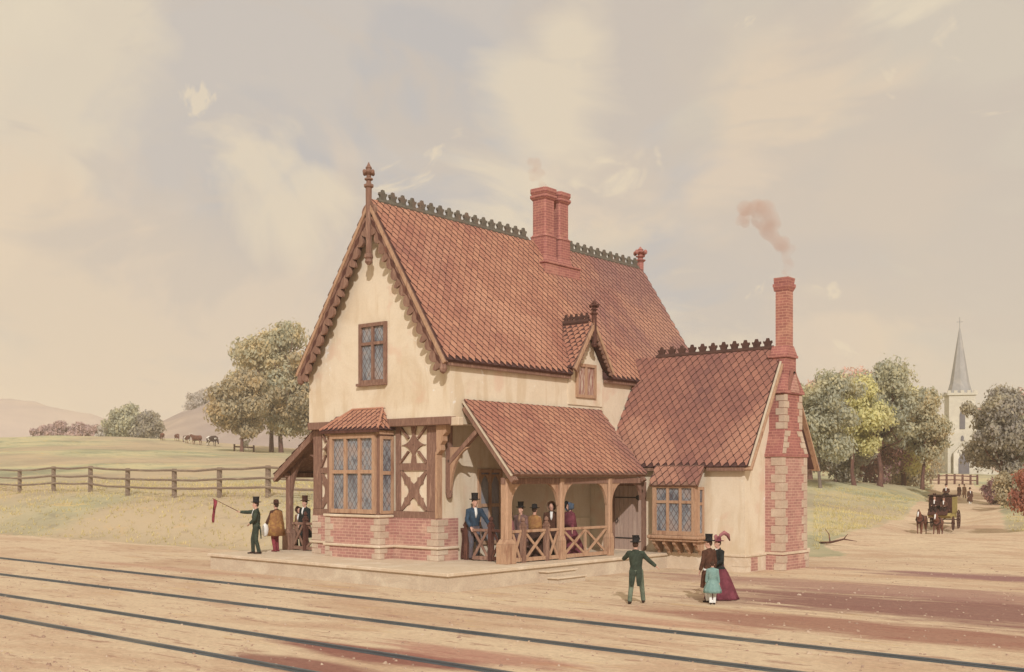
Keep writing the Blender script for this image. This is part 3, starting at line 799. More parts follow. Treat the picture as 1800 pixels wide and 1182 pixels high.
window(bay, (BX0+.22,BY,2.06), (1,0,0), (0,-1,0), [.58,.58,.58], [1.20,1.06], frame=.14, mull=.12, proud=.10, mat=timber_pale)
window(bay, (BX1,BY+.04,2.06), (0,1,0), (1,0,0), [.40], [1.20,1.06], frame=.10, mull=.12, proud=.06, mat=timber_pale)
b = MB(); b.box(BX0-.03,BX1+.03,BY-.03,LY0-.03,2.02,2.10); b.build('window_sill', timber, bay)
b = MB(); b.box(BX0-.05,BX1+.05,BY-.05,LY0-.05,4.70,4.83); b.build('bay_cornice', timber_pale, bay)
# its hipped tile roof
e0, e1, ef, ez = BX0-.16, BX1+.16, BY-.2, 4.86
tx0, tx1, ty, tz = -7.10, -5.62, 2.84, 5.56
b = MB(); b.add([(e0,ef,ez),(e1,ef,ez),(e1,LY0,ez),(e0,LY0,ez),(tx0,ty,tz),(tx1,ty,tz),(tx1,LY0,tz),(tx0,LY0,tz)], [(3,2,1,0),(0,1,5,4),(1,2,6,5),(3,0,4,7),(4,5,6,7)])
b.build('bay_roof', tile_edge, bay)
Lf = e1-e0; sv = V((0, ty-ef, tz-ez)); Ws = sv.length
tiles('bay_roof_slope', (e0,ef,ez), (1,0,0), sv, Lf, Ws, lambda u, v: (tx0-e0)*v/Ws - .02 < u < Lf - (e1-tx1)*v/Ws + .02, w=.24, h=.17, parent=bay, lift=.0)
sv2 = V((tx1-e1, 0, tz-ez)); W2 = sv2.length; L2 = LY0-ef-.3
tiles('bay_roof_slope', (e1,ef,ez), (0,1,0), sv2, L2, W2, lambda u, v: u > (ty-ef)*v/W2 - .02, w=.24, h=.17, parent=bay, lift=.0)
for p, q in (((e0,ef,ez),(tx0,ty,tz)),((e1,ef,ez),(tx1,ty,tz)),((tx0,ty,tz),(tx1,ty,tz))):
    b = MB(); b.tube([V(p)+V((0,0,.03)), V(q)+V((0,0,.03))], .045, 6); b.build('hip_tile', tile, bay)
b = MB(); b.box(e0-.02,e1+.02,ef-.03,ef+.05,ez-.09,ez-.01); b.build('bay_gutter', timber_dark, bay)

# ------------------------------------------------------------------ half dormer on the side
DY0, DY1, DC = 8.85, 11.35, 10.1
dm = empty('dormer', (UX1, DC, 6.2)); dm.parent = H; dm.location = V((UX1,DC,6.2)) - OFF[H.name]
DZ, DE = 8.95, 7.18; DXF = -2.2
sd = (DZ-DE)/(DC-DY0)
b = MB(); b.prism([(UX1-.02,9.05,5.9),(UX1-.02,11.15,5.9),(UX1-.02,11.15,DE+.1),(UX1-.02,DC,DZ-.3),(UX1-.02,9.05,DE+.1)], (.06,0,0))
b.prism([(UX1-1.2,9.25,6.9),(UX1-1.2,10.95,6.9),(UX1-1.2,10.95,DE+.3),(UX1-1.2,DC,DZ-.35),(UX1-1.2,9.25,DE+.3)], (1.19,0,0)); b.build('dormer_wall', plaster, dm)
window(dm, (UX1+.04,9.46,6.18), (0,1,0), (1,0,0), [.45,.45], [1.02], frame=.11, mull=.11, proud=.07, gl=glass_curtain, mat=timber_pale)
for s in (-1, 1):
    ye = DC + s*(DC-DY0)
    xb = XC + (ZR-DZ)/SR; xe = XC + (ZR-DE)/SR
    b = MB(); P4 = [(DXF,ye,DE),(xe-.1,ye,DE),(xb-.1,DC,DZ),(DXF,DC,DZ)]
    nn = V((0, s*(DZ-DE), (DC-DY0))).normalized()
    b.prism([V(p)+nn*.02 for p in P4], -nn*.09); b.build('dormer_slab', tile_edge, dm)
    sv = V((0, DC-ye, DZ-DE)); Wd = sv.length; Ld = DXF-(xb-.1)
    O = V((DXF, ye, DE)); Ud = V((-1,0,0))
    tiles('dormer_slope', O, Ud, sv, Ld, Wd, lambda u, v: u < (DXF-xe) + (xe-xb)*v/Wd + .05, w=.27, h=.19, parent=dm, lift=.0)
    bargeboard('dormer_bargeboard', (DXF+.0, DC, DZ), (DXF+.0, ye, DE-.02), (1,0,0), dm, depth=.25, period=.55, thick=.07)
crest_run('dormer_crest', (DXF-.15,DC,DZ), (XC+(ZR-DZ)/SR+.05,DC,DZ), dm, crest_red, pitch=.24, base=.06, hgt=.13)
finial('finial', DXF+.06, DC, 8.75, 9.72, .10, timber_dark, dm, drop=.75)

# ------------------------------------------------------------------ main chimney
ch = empty('chimney', (-5.75, 11.8, 10.8)); ch.parent = H; ch.location = V((-5.75,11.8,10.8)) - OFF[H.name]
b = MB(); b.box(-6.7,-4.88,10.72,12.95,10.55,11.55); b.build('chimney_base', brick_red, ch)
b = MB(); b.prism([(-6.75,10.67,11.55),(-4.83,10.67,11.55),(-4.83,13.0,11.55),(-6.75,13.0,11.55)], (0,0,.06)); b.build('chimney_ledge', brick_red, ch)
for yc in (11.5, 12.42):
    s = empty('chimney_shaft', (-5.6, yc, 11.6)); s.parent = ch; s.location = V((-5.6,yc,11.6)) - OFF[ch.name]
    # sloped weathering, drum, band, shaft, corbelled cap
    def blk(name, hx, hy, z0, z1, hx1=None, hy1=None):
        b = MB(); hx1 = hx1 or hx; hy1 = hy1 or hy; x = -5.6
        c = .78
        def ring(a, d, z): return [(x-a, yc-d*c, z),(x-a*c, yc-d, z),(x+a*c, yc-d, z),(x+a, yc-d*c, z),(x+a, yc+d*c, z),(x+a*c, yc+d, z),(x-a*c, yc+d, z),(x-a, yc+d*c, z)]
        r0, r1 = ring(hx,hy,z0), ring(hx1,hy1,z1)
        b.add(r0+r1, [tuple(range(8))[::-1], tuple(range(8,16))] + [(i,(i+1)%8,8+(i+1)%8,8+i) for i in range(8)]); return b.build(name, brick_red, s)
    blk('weathering', .50,.46, 11.6, 11.95, .40,.38)
    blk('drum', .40,.37, 11.95, 12.70); blk('band', .43,.40, 12.70, 12.78, .36,.33)
    blk('stack', .34,.31, 12.78, 14.15)
    blk('cap_corbel', .35,.32, 14.15, 14.25, .43,.40); blk('cap', .43,.40, 14.25, 14.34); blk('cap', .36,.33, 14.34, 14.45, .42,.39); blk('cap_top', .42,.39, 14.45, 14.60)

# ------------------------------------------------------------------ porch on the right
porch = empty('porch', (-1, 7, FL)); porch.parent = H; porch.location = V((-1,7,FL)) - OFF[H.name]
PY0, PY1 = 3.42, 10.95
PXH, PZH, PXL, PZL = -2.5, 5.72, -.45, 3.34
sv = V((PXH-PXL, 0, PZH-PZL)); WP = sv.length
b = MB(); slab(b, [(PXL,PY0,PZL),(PXL,PY1,PZL),(PXH,PY1,PZH),(PXH,PY0,PZH)], .13); b.build('porch_roof', timber, porch)
tiles('porch_slope', (PXL,PY0,PZL), (0,1,0), sv, PY1-PY0, WP, w=.30, h=.215, parent=porch)
b = MB(); b.beam((PXL,PY0-.02,PZL-.02),(PXH,PY0-.02,PZH-.02), .05, .06, up=(0,-1,0)); b.build('verge_strip', verge_lime, porch)
b = MB(); b.beam((PXL+.02,PY0+.10,PZL-.20),(PXH,PY0+.10,PZH-.20), .16, .24, up=(0,-1,0)); b.build('rafter', timber, porch, bevel=.015)
b = MB(); b.beam((PXL+.02,PY1-.15,PZL-.20),(PXH,PY1-.15,PZH-.20), .12, .2, up=(0,-1,0)); b.build('rafter', timber, porch)
# bracket from the wall up to the front rafter
b = MB(); b.box(-3.33,-3.16,3.46,3.64,2.75,4.95); b.build('wall_post', timber, porch, bevel=.01)
b = MB(); b.lathe([(.02,2.56),(.09,2.62),(.11,2.72),(.09,2.78)], (-3.245,3.55,0), 8); b.build('post_drop', timber, porch)
b = MB(); b.beam((-3.2,3.55,3.75),(-1.95,3.55,4.78), .15, .18, up=(0,1,0)); b.build('strut', timber, porch, bevel=.012)
def arc_brace(name, p_low, p_high, n, parent, mat=timber, w=.14, th=.10, bulge=.35):
    """curved brace from the post (p_low) up to the plate (p_high); solid spandrel on the corner side"""
    a, c = V(p_low), V(p_high); n = V(n).normalized()
    corner = V((a.x, a.y, c.z))
    pts = []
    for i in range(9):
        t = i/8
        q = (1-t)**2*a + 2*t*(1-t)*(corner*.72 + (a+c)*.14) + t*t*c
        pts.append(q)
    b = MB(); b.prism([p - n*th/2 for p in pts] + [corner - n*th/2], n*th); return b.build(name, mat, parent)
arc_brace('arched_brace', (-3.16,3.55,2.85), (-2.3,3.55,4.25), (0,1,0), porch, timber_pale)
def post(x, y, s, sb, parent=porch, ztop=3.24, mat=timber_pale):
    p = empty('porch_post', (x,y,FL)); p.parent = parent; p.location = V((x,y,FL)) - OFF[parent.name]
    b = MB(); b.box(x-sb/2,x+sb/2,y-sb/2,y+sb/2,FL,FL+.62); q = [(x-sb/2,y-sb/2),(x+sb/2,y-sb/2),(x+sb/2,y+sb/2),(x-sb/2,y+sb/2)]
    q2 = [(x-s/2,y-s/2),(x+s/2,y-s/2),(x+s/2,y+s/2),(x-s/2,y+s/2)]
    v = [(a,c,FL+.62) for a,c in q] + [(a,c,FL+.78) for a,c in q2]
    b.add(v, [(0,1,5,4),(1,2,6,5),(2,3,7,6),(3,0,4,7),(4,5,6,7)]); b.build('post_base', mat, p, bevel=.012)
    b = MB(); c = s*.18; h = s/2
    ring = [(-h+c,-h),(h-c,-h),(h,-h+c),(h,h-c),(h-c,h),(-h+c,h),(-h,h-c),(-h,-h+c)]
    b.prism([(x+i,y+j,FL+.78) for i,j in ring], (0,0,ztop-FL-.78)); b.build('post_shaft', mat, p)
    return p
post(-.95,3.72,.30,.46); post(-.80,6.32,.22,.28); post(-.68,8.92,.22,.28)
b = MB(); b.beam((-.95,3.55,3.16),(-.62,10.9,3.16), .18, .2); b.build('wall_plate', timber, porch)
for y, s in ((3.9,1),(6.18,-1),(6.46,1),(8.78,-1),(9.06,1)):
    x = -.95 + (y-3.72)*.05
    arc_brace('arched_brace', (x,y,2.35), (x+s*.03,y+s*.62,3.1), (1,0,0), porch, timber_pale)
arc_brace('arched_brace', (-.66,10.9,2.45), (-.7,10.35,3.1), (1,0,0), porch, timber)
# window and bench wall inside
wp = window(H, (LX1,5.05,1.0), (0,1,0), (1,0,0), [.44,.44], [1.15,1.05], frame=.12, mull=.11, proud=.07, gl=glass_plain, mat=timber_pale)
for yy in (5.17, 5.72):                                     # pointed heads of its two lights
    b = MB(); b.prism([(LX1+.012,yy,3.37),(LX1+.012,yy,3.05),(LX1+.012,yy+.08,3.22),(LX1+.012,yy+.22,3.35),(LX1+.012,yy+.36,3.22),(LX1+.012,yy+.44,3.05),(LX1+.012,yy+.44,3.37)], (.05,0,0)); b.build('pointed_head', timber_pale, wp)
b = MB(); b.box(-3.36,-3.28,6.6,11.4,FL,1.75); b.build('dado_panel', plaster, H)

# ------------------------------------------------------------------ porch on the left
lp = empty('porch', (-11, 6, FL)); lp.parent = H; lp.location = V((-11,6,FL)) - OFF[H.name]
QY0, QY1, QXH, QZH, QXL, QZL = 3.3, 10.5, -9.4, 5.12, -11.98, 3.32
sv = V((QXH-QXL,0,QZH-QZL)); WQ = sv.length
b = MB(); slab(b, [(QXL,QY0,QZL),(QXL,QY1,QZL),(QXH,QY1,QZH),(QXH,QY0,QZH)], .13); b.build('porch_roof', timber, lp)
tiles('porch_slope', (QXL,QY0,QZL), (0,1,0), sv, QY1-QY0, WQ, parent=lp)
b = MB(); b.beam((QXL,QY0+.06,QZL-.17),(QXH,QY0+.06,QZH-.17), .12, .2, up=(0,-1,0)); b.build('rafter', timber, lp)
b = MB(); b.lathe([(.03,4.45),(.12,4.55),(.13,4.75),(.1,4.9)], (-9.75,3.4,0), 8); b.build('post_drop', timber_dark, lp)
for y in (3.75, 6.9, 10.1): post(-11.62,y,.24,.40,lp,3.36,timber)
b = MB(); b.beam((-11.62,3.5,3.36),(-11.62,10.4,3.36), .16, .16); b.build('wall_plate', timber, lp)
arc_brace('arched_brace', (-11.48,3.75,2.5), (-10.55,3.75,4.0), (0,1,0), lp, timber)
arc_brace('arched_brace', (-9.52,3.75,2.5), (-10.45,3.75,4.1), (0,1,0), lp, timber)

# ------------------------------------------------------------------ the wing
W = empty('wing', (1, 14, 0)); W.parent = H; W.location = V((1,14,0)) - OFF[H.name]
WY0, WY1, WX1 = 11.5, 16.4, 3.2
WYC, WZR, WZE = 13.95, 7.9, 3.62
we0, we1 = 11.28, 16.62
sw = (WZR-WZE)/(WYC-we0)
wx0 = -3.34
b = MB(); wzt = WZR - sw*(WYC-WY0) - .26
b.prism([(wx0,WY0,.55),(wx0,WY1,.55),(wx0,WY1,wzt),(wx0,WYC,WZR-.26),(wx0,WY0,wzt)], (WX1-wx0,0,0)); b.build('wing_wall', plaster, W)
b = MB(); b.box(wx0,WX1+.05,WY0-.06,WY1+.05,-.1,.52); pl = b.build('plinth', gutter_stone, W)
b = MB(); b.box(wx0,WX1+.09,WY0-.10,WY1+.08,.52,.60); b.build('plinth_moulding', gutter_stone, W, bevel=.015)
for yy in (WY0-.06,):
    b = MB(); b.box(2.75,WX1+.066,yy-.016,yy+.4,.2,.46); b.build('quoin', gutter_stone, W)
    b = MB(); b.box(WX1-.3,WX1+.055,WY0+.34,12.35,.02,.5); b.build('brick_base', brick, W)
WXE = 3.42
wr = empty('wing_roof', (1, WYC, WZE)); wr.parent = W; wr.location = V((1,WYC,WZE)) - OFF[W.name]
wl = math.hypot(WYC-we0, WZR-WZE)
b = MB(); slab(b, [(-2.6,we0,WZE),(WXE,we0,WZE),(WXE,WYC,WZR),(-3.4,WYC,WZR),(-2.6,WYC-.6,WZR-.6*sw)], .14) if False else None
b = MB()
for ye in (we0, we1):
    slab(b, [(-2.5,ye,WZE),(WXE,ye,WZE),(WXE,WYC,WZR),(-2.5,WYC,WZR)], .14)
b.build('roof_slab', tile_edge, wr)
def inmain(x, z): return z < roofz(x) + .05 or x > -2.6      # stop where the main roof is higher
tiles('wing_slope', (WXE,we0,WZE), (-1,0,0), (0,WYC-we0,WZR-WZE), WXE+2.5+.7, wl, lambda u, v: (WXE-u > -2.5) or (WZE + v*(WZR-WZE)/wl > roofz(WXE-u)-.3), parent=wr, top=tile_wing)
tiles('wing_slope', (WXE,we1,WZE), (-1,0,0), (0,WYC-we1,WZR-WZE), WXE+2.5, wl, parent=wr, top=tile_wing)
crest_run('ridge_crest', (-1.9,WYC,WZR), (3.05,WYC,WZR), wr, crest_red, pitch=.44, base=.12, hgt=.30)
b = MB(); b.box(-2.5,-.35,we0-.03,we0+.06,WZE-.12,WZE-.01); b.build('eave_board', timber, wr)
b = MB(); b.box(1.85,WXE-.1,we0-.03,we0+.06,WZE-.12,WZE-.01); b.build('eave_board', timber, wr)
for ye, nm in ((we0,'verge_board'),(we1,'verge_board')):
    b = MB(); b.beam((WXE+.03,ye,WZE-.10),(WXE+.03,WYC,WZR-.10), .07, .30, up=(1,0,0)); b.build(nm, timber_pale, wr)
    b = MB(); b.beam((WXE+.075,ye,WZE+.03),(WXE+.075,WYC,WZR+.03), .03, .07, up=(1,0,0)); b.build('verge_strip', verge_lime, wr)
# the catslide over the bay
cx0, cx1, cy = -.25, 1.74, 10.84
cz = WZE - sw*(we0-cy) + .05
sv = V((0, we0-cy, WZE-cz)); wc = sv.length
b = MB(); slab(b, [(cx0,cy,cz),(cx1,cy,cz),(cx1,we0+.03,WZE+.05*1),(cx0,we0+.03,WZE+.05)], .10); b.build('bay_roof', timber, wr)
tiles('bay_roof_slope', (cx1,cy,cz), (-1,0,0), sv, cx1-cx0, wc, parent=wr, top=tile_wing)
# bay window of the wing
wb = empty('bay_window', (.7, 10.95, 1.0)); wb.parent = W; wb.location = V((.7,10.95,1.0)) - OFF[W.name]
b = MB(); b.box(-.18,1.62,10.97,WY0-.01,1.20,2.93); b.build('bay_timber', timber_pale, wb)
window(wb, (-.16,10.97,1.22), (1,0,0), (0,-1,0), [.42,.42,.42], [.98,.44], frame=.15, mull=.10, proud=.07, mat=timber_pale)
window(wb, (1.62,11.02,1.22), (0,1,0), (1,0,0), [.22], [.98,.44], frame=.09, mull=.10, proud=.05, mat=timber_pale)
b = MB(); b.box(-.33,1.80,10.78,WY0-.01,1.09,1.21); b.build('bay_shelf', timber_pale, wb, bevel=.03)
b = MB(); b.box(-.27,1.74,10.85,WY0-.01,1.00,1.09); b.build('bay_shelf', timber_pale, wb, bevel=.02)
for x in (-.12,.30,.72,1.14,1.56):
    b = MB(); b.prism([(x-.06,WY0-.02,1.0),(x-.06,10.92,1.0),(x-.06,10.93,.9),(x-.06,11.05,.83),(x-.06,11.12,.72),(x-.06,11.25,.66),(x-.06,11.3,.55),(x-.06,WY0-.02,.60)], (.12,0,0)); b.build('bay_bracket', timber_pale, wb)
# plank door into the porch
dr = empty('door', (-1.5, WY0-.05, FL)); dr.parent = W; dr.location = V((-1.5,WY0-.05,FL)) - OFF[W.name]
b = MB()
for k in range(6): b.box(-2.15+k*.2+.006,-2.15+(k+1)*.2-.006,WY0-.07,WY0-.001,FL+.02,2.95)
b.build('door_board', door_wood, dr)
b = MB(); b.box(-2.3,-2.15,WY0-.1,WY0,FL,3.1); b.build('door_frame', timber, dr)
b = MB(); b.box(-.95,-.8,WY0-.1,WY0,FL,3.1); b.build('door_frame', timber, dr)
b = MB(); b.box(-2.15,-.95,WY0-.1,WY0,2.95,3.1); b.build('door_frame', timber, dr)
for z in (1.0, 2.5):
    b = MB(); b.box(-2.12,-1.2,WY0-.09,WY0-.07,z,z+.045); b.prism([(-1.2,WY0-.09,z-.03),(-1.08,WY0-.09,z-.09),(-1.02,WY0-.09,z+.02),(-1.08,WY0-.09,z+.13),(-1.2,WY0-.09,z+.075)], (0,.018,0)); b.build('hinge', iron, dr)
b = MB(); b.tube([(-2.02,WY0-.10,1.75),(-1.95,WY0-.13,1.66),(-2.02,WY0-.14,1.58),(-2.09,WY0-.13,1.66),(-2.02,WY0-.10,1.75)], .015, 6); b.build('ring_handle', iron, dr)

# ------------------------------------------------------------------ gable-end chimney of the wing
gc = empty('chimney', (3.5, 13.6, 0)); gc.parent = W; gc.location = V((3.5,13.6,0)) - OFF[W.name]
def stage(b, x1, y0, y1, z0, X1=None, Y0=None, Y1_=None, z1=None, x0=3.19):
    X1 = X1 or x1; Y0 = Y0 or y0; Y1_ = Y1_ or y1
    v = [(x0,y0,z0),(x1,y0,z0),(x1,y1,z0),(x0,y1,z0),(x0,Y0,z1),(X1,Y0,z1),(X1,Y1_,z1),(x0,Y1_,z1)]
    b.add(v, [(0,3,2,1),(4,5,6,7),(0,1,5,4),(1,2,6,5),(2,3,7,6),(3,0,4,7)])
ca, cb_ = 13.0, 14.98
b = MB(); stage(b, 3.90, ca-.04, cb_+.04, -.1, z1=.56); o = b.build('chimney_foot', brick, gc)
quoins(o, 3.90, ca-.04, -1, 1, 0, .52, 2, .34, .26); quoins(o, 3.90, cb_+.04, -1, -1, 0, .52, 2, .34, .26)
b = MB(); stage(b, 3.94, ca-.08, cb_+.08, .56, z1=.64); b.build('plinth_moulding', gutter_stone, gc)
b = MB(); stage(b, 3.85, ca, cb_, .64, z1=4.0); o = b.build('chimney_breast', brick, gc)
quoins(o, 3.85, ca, -1, 1, .66, 3.98, 11, .42, .26); quoins(o, 3.85, cb_, -1, -1, .66, 3.98, 11, .42, .26)
b = MB(); stage(b, 3.89, ca-.05, cb_+.05, 4.0, z1=4.10); stage(b, 3.87, ca-.02, cb_+.02, 4.10, 3.80, ca+.30, cb_-.30, 4.95); o = b.build('chimney_shoulder', brick_red, gc)
for k in range(4):                        # dressed stones up the slope
    f0, f1 = k/4, (k+1)/4
    for sg, y0, y1 in ((1,ca,ca+.34),(-1,cb_,cb_-.34)):
        ya, yb2 = y0+(y1-y0)*f0, y0+(y1-y0)*f1; ln = .40 if k % 2 else .24
        za, zb = 4.12+.82*f0, 4.12+.82*f1; xa, xb2 = 3.875-.07*f0, 3.875-.07*f1
        b = MB(); v = [(xa+.015,ya-sg*.01,za),(xa+.015,ya+sg*ln,za),(xb2+.015,yb2+sg*ln,zb-.015),(xb2+.015,yb2-sg*.01,zb-.015)]
        b.prism(v, (-.2,0,0)); b.build('quoin', dressed_stone, o)
b = MB(); stage(b, 3.80, ca+.30, cb_-.30, 4.95, z1=6.25); o = b.build('chimney_stack', brick_red, gc)
quoins(o, 3.80, ca+.30, -1, 1, 4.98, 6.22, 5, .34, .22); quoins(o, 3.80, cb_-.30, -1, -1, 4.98, 6.22, 5, .34, .22)
b = MB(); stage(b, 3.86, ca+.20, cb_-.20, 6.25, z1=6.36); stage(b, 3.84, ca+.22, cb_-.22, 6.36, 3.72, ca+.52, cb_-.52, 6.95); b.build('chimney_shoulder', brick_red, gc)
b = MB(); yc = (ca+cb_)/2; b.prism([(3.74,yc-.34,6.30),(3.74,yc+.34,6.30),(3.74,yc+.30,6.45),(3.74,yc,6.98),(3.74,yc-.30,6.45)], (.14,0,0)); b.build('gablet', brick, gc)
for sg in (-1, 1):
    b = MB(); b.beam((3.80,yc+sg*.40,6.34),(3.80,yc,7.06), .22, .09, up=(1,0,0)); b.build('gablet_coping', tile_wing, gc)
sy0, sy1 = yc-.38, yc+.38
b = MB(); stage(b, 3.72, sy0, sy1, 6.9, z1=7.55, x0=3.08); b.build('shaft_base', brick_red, gc)
b = MB(); stage(b, 3.78, sy0-.06, sy1+.06, 7.55, z1=7.64, x0=3.02); stage(b, 3.76, sy0-.04, sy1+.04, 7.64, 3.70, sy0+.13, sy1-.13, 7.98, x0=3.1); b.build('shaft_weathering', brick_red, gc)
s0, s1 = yc-.22, yc+.22
shaft_brick = wash('orange_brick', [(190,122,98),(176,106,90),(200,136,108)], 1.0, 0.9, grain=0.08, extra=brick_extra((222,170,136)))
b = MB(); stage(b, 3.68, s0, s1, 7.9, z1=9.95, x0=3.22); b.build('chimney_shaft', shaft_brick, gc)
b = MB(); stage(b, 3.69, s0-.01, s1+.01, 9.95, 3.76, s0-.07, s1+.07, 10.1, x0=3.16); stage(b, 3.76, s0-.07, s1+.07, 10.1, z1=10.2, x0=3.14); stage(b, 3.71, s0-.03, s1+.03, 10.2, 3.74, s0-.06, s1+.06, 10.42, x0=3.17); b.build('chimney_cap', brick_red, gc)

# ------------------------------------------------------------------ porch railings and gate
def newel(x, y, parent, h=1.22, s=.15, mat=timber_dark):
    b = MB(); b.box(x-s/2,x+s/2,y-s/2,y+s/2,FL,FL+h)
    b.box(x-s*.62,x+s*.62,y-s*.62,y+s*.62,FL+h-.10,FL+h-.05)
    b.lathe([(s*.5,FL+h),(s*.6,FL+h+.03),(s*.28,FL+h+.07),(s*.5,FL+h+.12),(s*.45,FL+h+.18),(.01,FL+h+.24)], (x,y,0), 8)
    return b.build('newel_post', mat, parent)
def xpanel(p, q, parent, h=1.0, mat=timber_pale, n=1):
    """top and bottom rail with saltires between"""
    p, q = V((p[0],p[1],FL)), V((q[0],q[1],FL)); d = q-p; k = d.normalized(); s = k.cross(V((0,0,1)))
    b = MB(); b.beam(p+V((0,0,h)), q+V((0,0,h)), .11, .09); b.build('handrail', mat, parent, bevel=.01)
    b = MB(); b.beam(p+V((0,0,.10)), q+V((0,0,.10)), .08, .12); b.build('bottom_rail', mat, parent)
    for i in range(n):
        a, c = p + d*(i/n) + k*.04, p + d*((i+1)/n) - k*.04
        b = MB(); b.beam(a+V((0,0,.15))+s*.022, c+V((0,0,h-.05))+s*.022, .04, .085); b.build('cross_bar', mat, parent)
        b = MB(); b.beam(a+V((0,0,h-.05))-s*.022, c+V((0,0,.15))-s*.022, .04, .085); b.build('cross_bar', mat, parent)
        if i:
            b = MB(); b.beam(p+d*(i/n)+V((0,0,.1)), p+d*(i/n)+V((0,0,h)), .07, .07); b.build('baluster', mat, parent)
def railing(label, loc, parts, name='porch_railing', cat='railing'):
    r = empty(name, (loc[0],loc[1],FL)); tag(r, label, cat)
    for p in parts:
        if p[0] == 'n': newel(p[1], p[2], r, mat=p[3] if len(p) > 3 else timber_dark)
        else: xpanel(p[1], p[2], r, mat=p[3] if len(p) > 3 else timber_pale, n=p[4] if len(p) > 4 else 1)
    return r
railing('short dark wooden railing between the cottage wall and the man in blue', (-3.2,4.2), [('x',(-3.3,4.2),(-3.12,4.2),timber_dark),('n',-3.05,4.2)])
railing('half open wooden gate with crossed bars in front of the man in blue', (-2.4,4.2), [('x',(-2.66,4.06),(-2.14,4.22),timber)], 'gate', 'gate')
railing('dark wooden newel and railing joining the thick corner post of the porch', (-1.6,4.2), [('n',-2.02,4.22),('x',(-1.95,4.22),(-1.2,3.95),timber_dark)])
railing('wooden railing with one cross beside the thick corner post, left of the platform steps', (-.9,4.2), [('x',(-.93,3.98),(-.90,4.38)),('n',-.88,4.46,timber)])
railing('wooden gate with crossed bars at the top of the platform steps', (-.86,5), [('x',(-.88,4.56),(-.83,5.52))], 'gate', 'gate')
railing('narrow wooden railing panel between the steps gate and the middle porch post', (-.82,5.9), [('n',-.83,5.60,timber),('x',(-.82,5.68),(-.80,6.20))])
railing('long wooden railing with two crosses between the middle and right porch posts', (-.75,7.6), [('x',(-.79,6.44),(-.69,8.80),timber_pale,2)])
railing('grey brown wooden railing of the left porch beside the brick corner', (-10.5,3.75), [('x',(-11.42,3.75),(-10.78,3.75),timber),('n',-10.7,3.75),('x',(-10.62,3.75),(-9.55,3.75),timber)])

# ------------------------------------------------------------------ trees
def leafmat(name, cols, noise_scale=0.25):
    cols = [tuple(min(255, int(v*1.22+6)) for v in q) for q in cols]
    ks = cols
    return wash(name, cols, noise_scale, 0.95, grain=0.05, gscale=1.5, spec=0.05, sharp=0.4, extra=island_extra(ks, 0.5), thin=.46)
leaf_olive = leafmat('olive_leaves', [(150,138,110),(168,148,110),(128,122,104),(188,156,102),(144,132,108)])
leaf_sage = leafmat('sage_leaves', [(156,150,122),(138,138,118),(172,158,122),(192,164,112),(150,144,116)])
leaf_yellow = leafmat('yellow_green_leaves', [(196,178,118),(176,164,114),(210,190,124),(150,148,112),(188,166,106)])
leaf_blue = leafmat('grey_green_leaves', [(150,146,124),(168,160,128),(132,132,118),(188,172,124),(158,150,122)])
leaf_dark = leafmat('dusky_leaves', [(140,128,116),(158,146,122),(122,114,110),(170,156,120),(148,130,116)])
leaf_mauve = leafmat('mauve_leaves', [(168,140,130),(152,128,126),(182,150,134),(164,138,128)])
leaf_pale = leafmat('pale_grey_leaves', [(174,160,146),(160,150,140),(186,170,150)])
leaf_pink = leafmat('pinkish_leaves', [(192,150,132),(172,136,124),(206,166,140),(180,142,126)])
leaf_red = leafmat('red_leaves', [(158,92,70),(132,78,64),(182,114,76),(150,98,76),(126,100,80)])
leaf_plum = leafmat('plum_leaves', [(140,98,94),(122,92,90),(160,112,98),(134,110,92)])
bark = wash('red_brown_bark', [(128,84,70),(108,70,60),(146,100,80)], 1.2, 0.9, (3,3,.6), grain=0.2, bump=0.3)
bark_grey = wash('grey_bark', [(140,120,104),(118,100,90),(156,134,112)], 1.2, 0.9, (3,3,.6), grain=0.2, bump=0.3)

def leaves(clumps, size, parent, mat, rnd, name='crown'):
    """leaf dabs scattered through clumps [(centre, (rx,ry,rz), count)], facing outwards, drooping a little"""
    rg = np.random.default_rng(rnd)
    vs = []; fs = []
    base = 0
    for c, r, n in clumps:
        d = rg.normal(size=(n,3)); d /= np.linalg.norm(d, axis=1, keepdims=True)
        rad = 1 - 0.5*rg.random((n,1))**1.8
        p = np.array(c) + d*rad*np.array(r)*(1 + 0.16*rg.normal(size=(n,1)))
        nor = d + rg.normal(size=(n,3))*0.55; nor /= np.linalg.norm(nor, axis=1, keepdims=True)
        up = np.array([0,0,-1.0]) + rg.normal(size=(n,3))*0.55
        a = np.cross(nor, up); a /= np.maximum(np.linalg.norm(a, axis=1, keepdims=True), 1e-6)
        b = np.cross(nor, a)
        s = size*.52*(0.6 + 0.8*rg.random((n,1)))
        q = np.stack([p - b*s*.75, p + a*s*.38 - b*s*.15, p + a*s*.26 + b*s*.45, p + b*s*.75, p - a*s*.32 + b*s*.3, p - a*s*.36 - b*s*.25], 1)
        vs.append(q.reshape(-1,3)); fs.append(base + np.arange(n*6).reshape(n,6)); base += n*6
    m = bpy.data.meshes.new(name)
    m.from_pydata(np.concatenate(vs).tolist(), [], np.concatenate(fs).tolist())
    m.materials.append(mat); m.update()
    o = bpy.data.objects.new(name, m); col.objects.link(o); o.parent = parent; return o

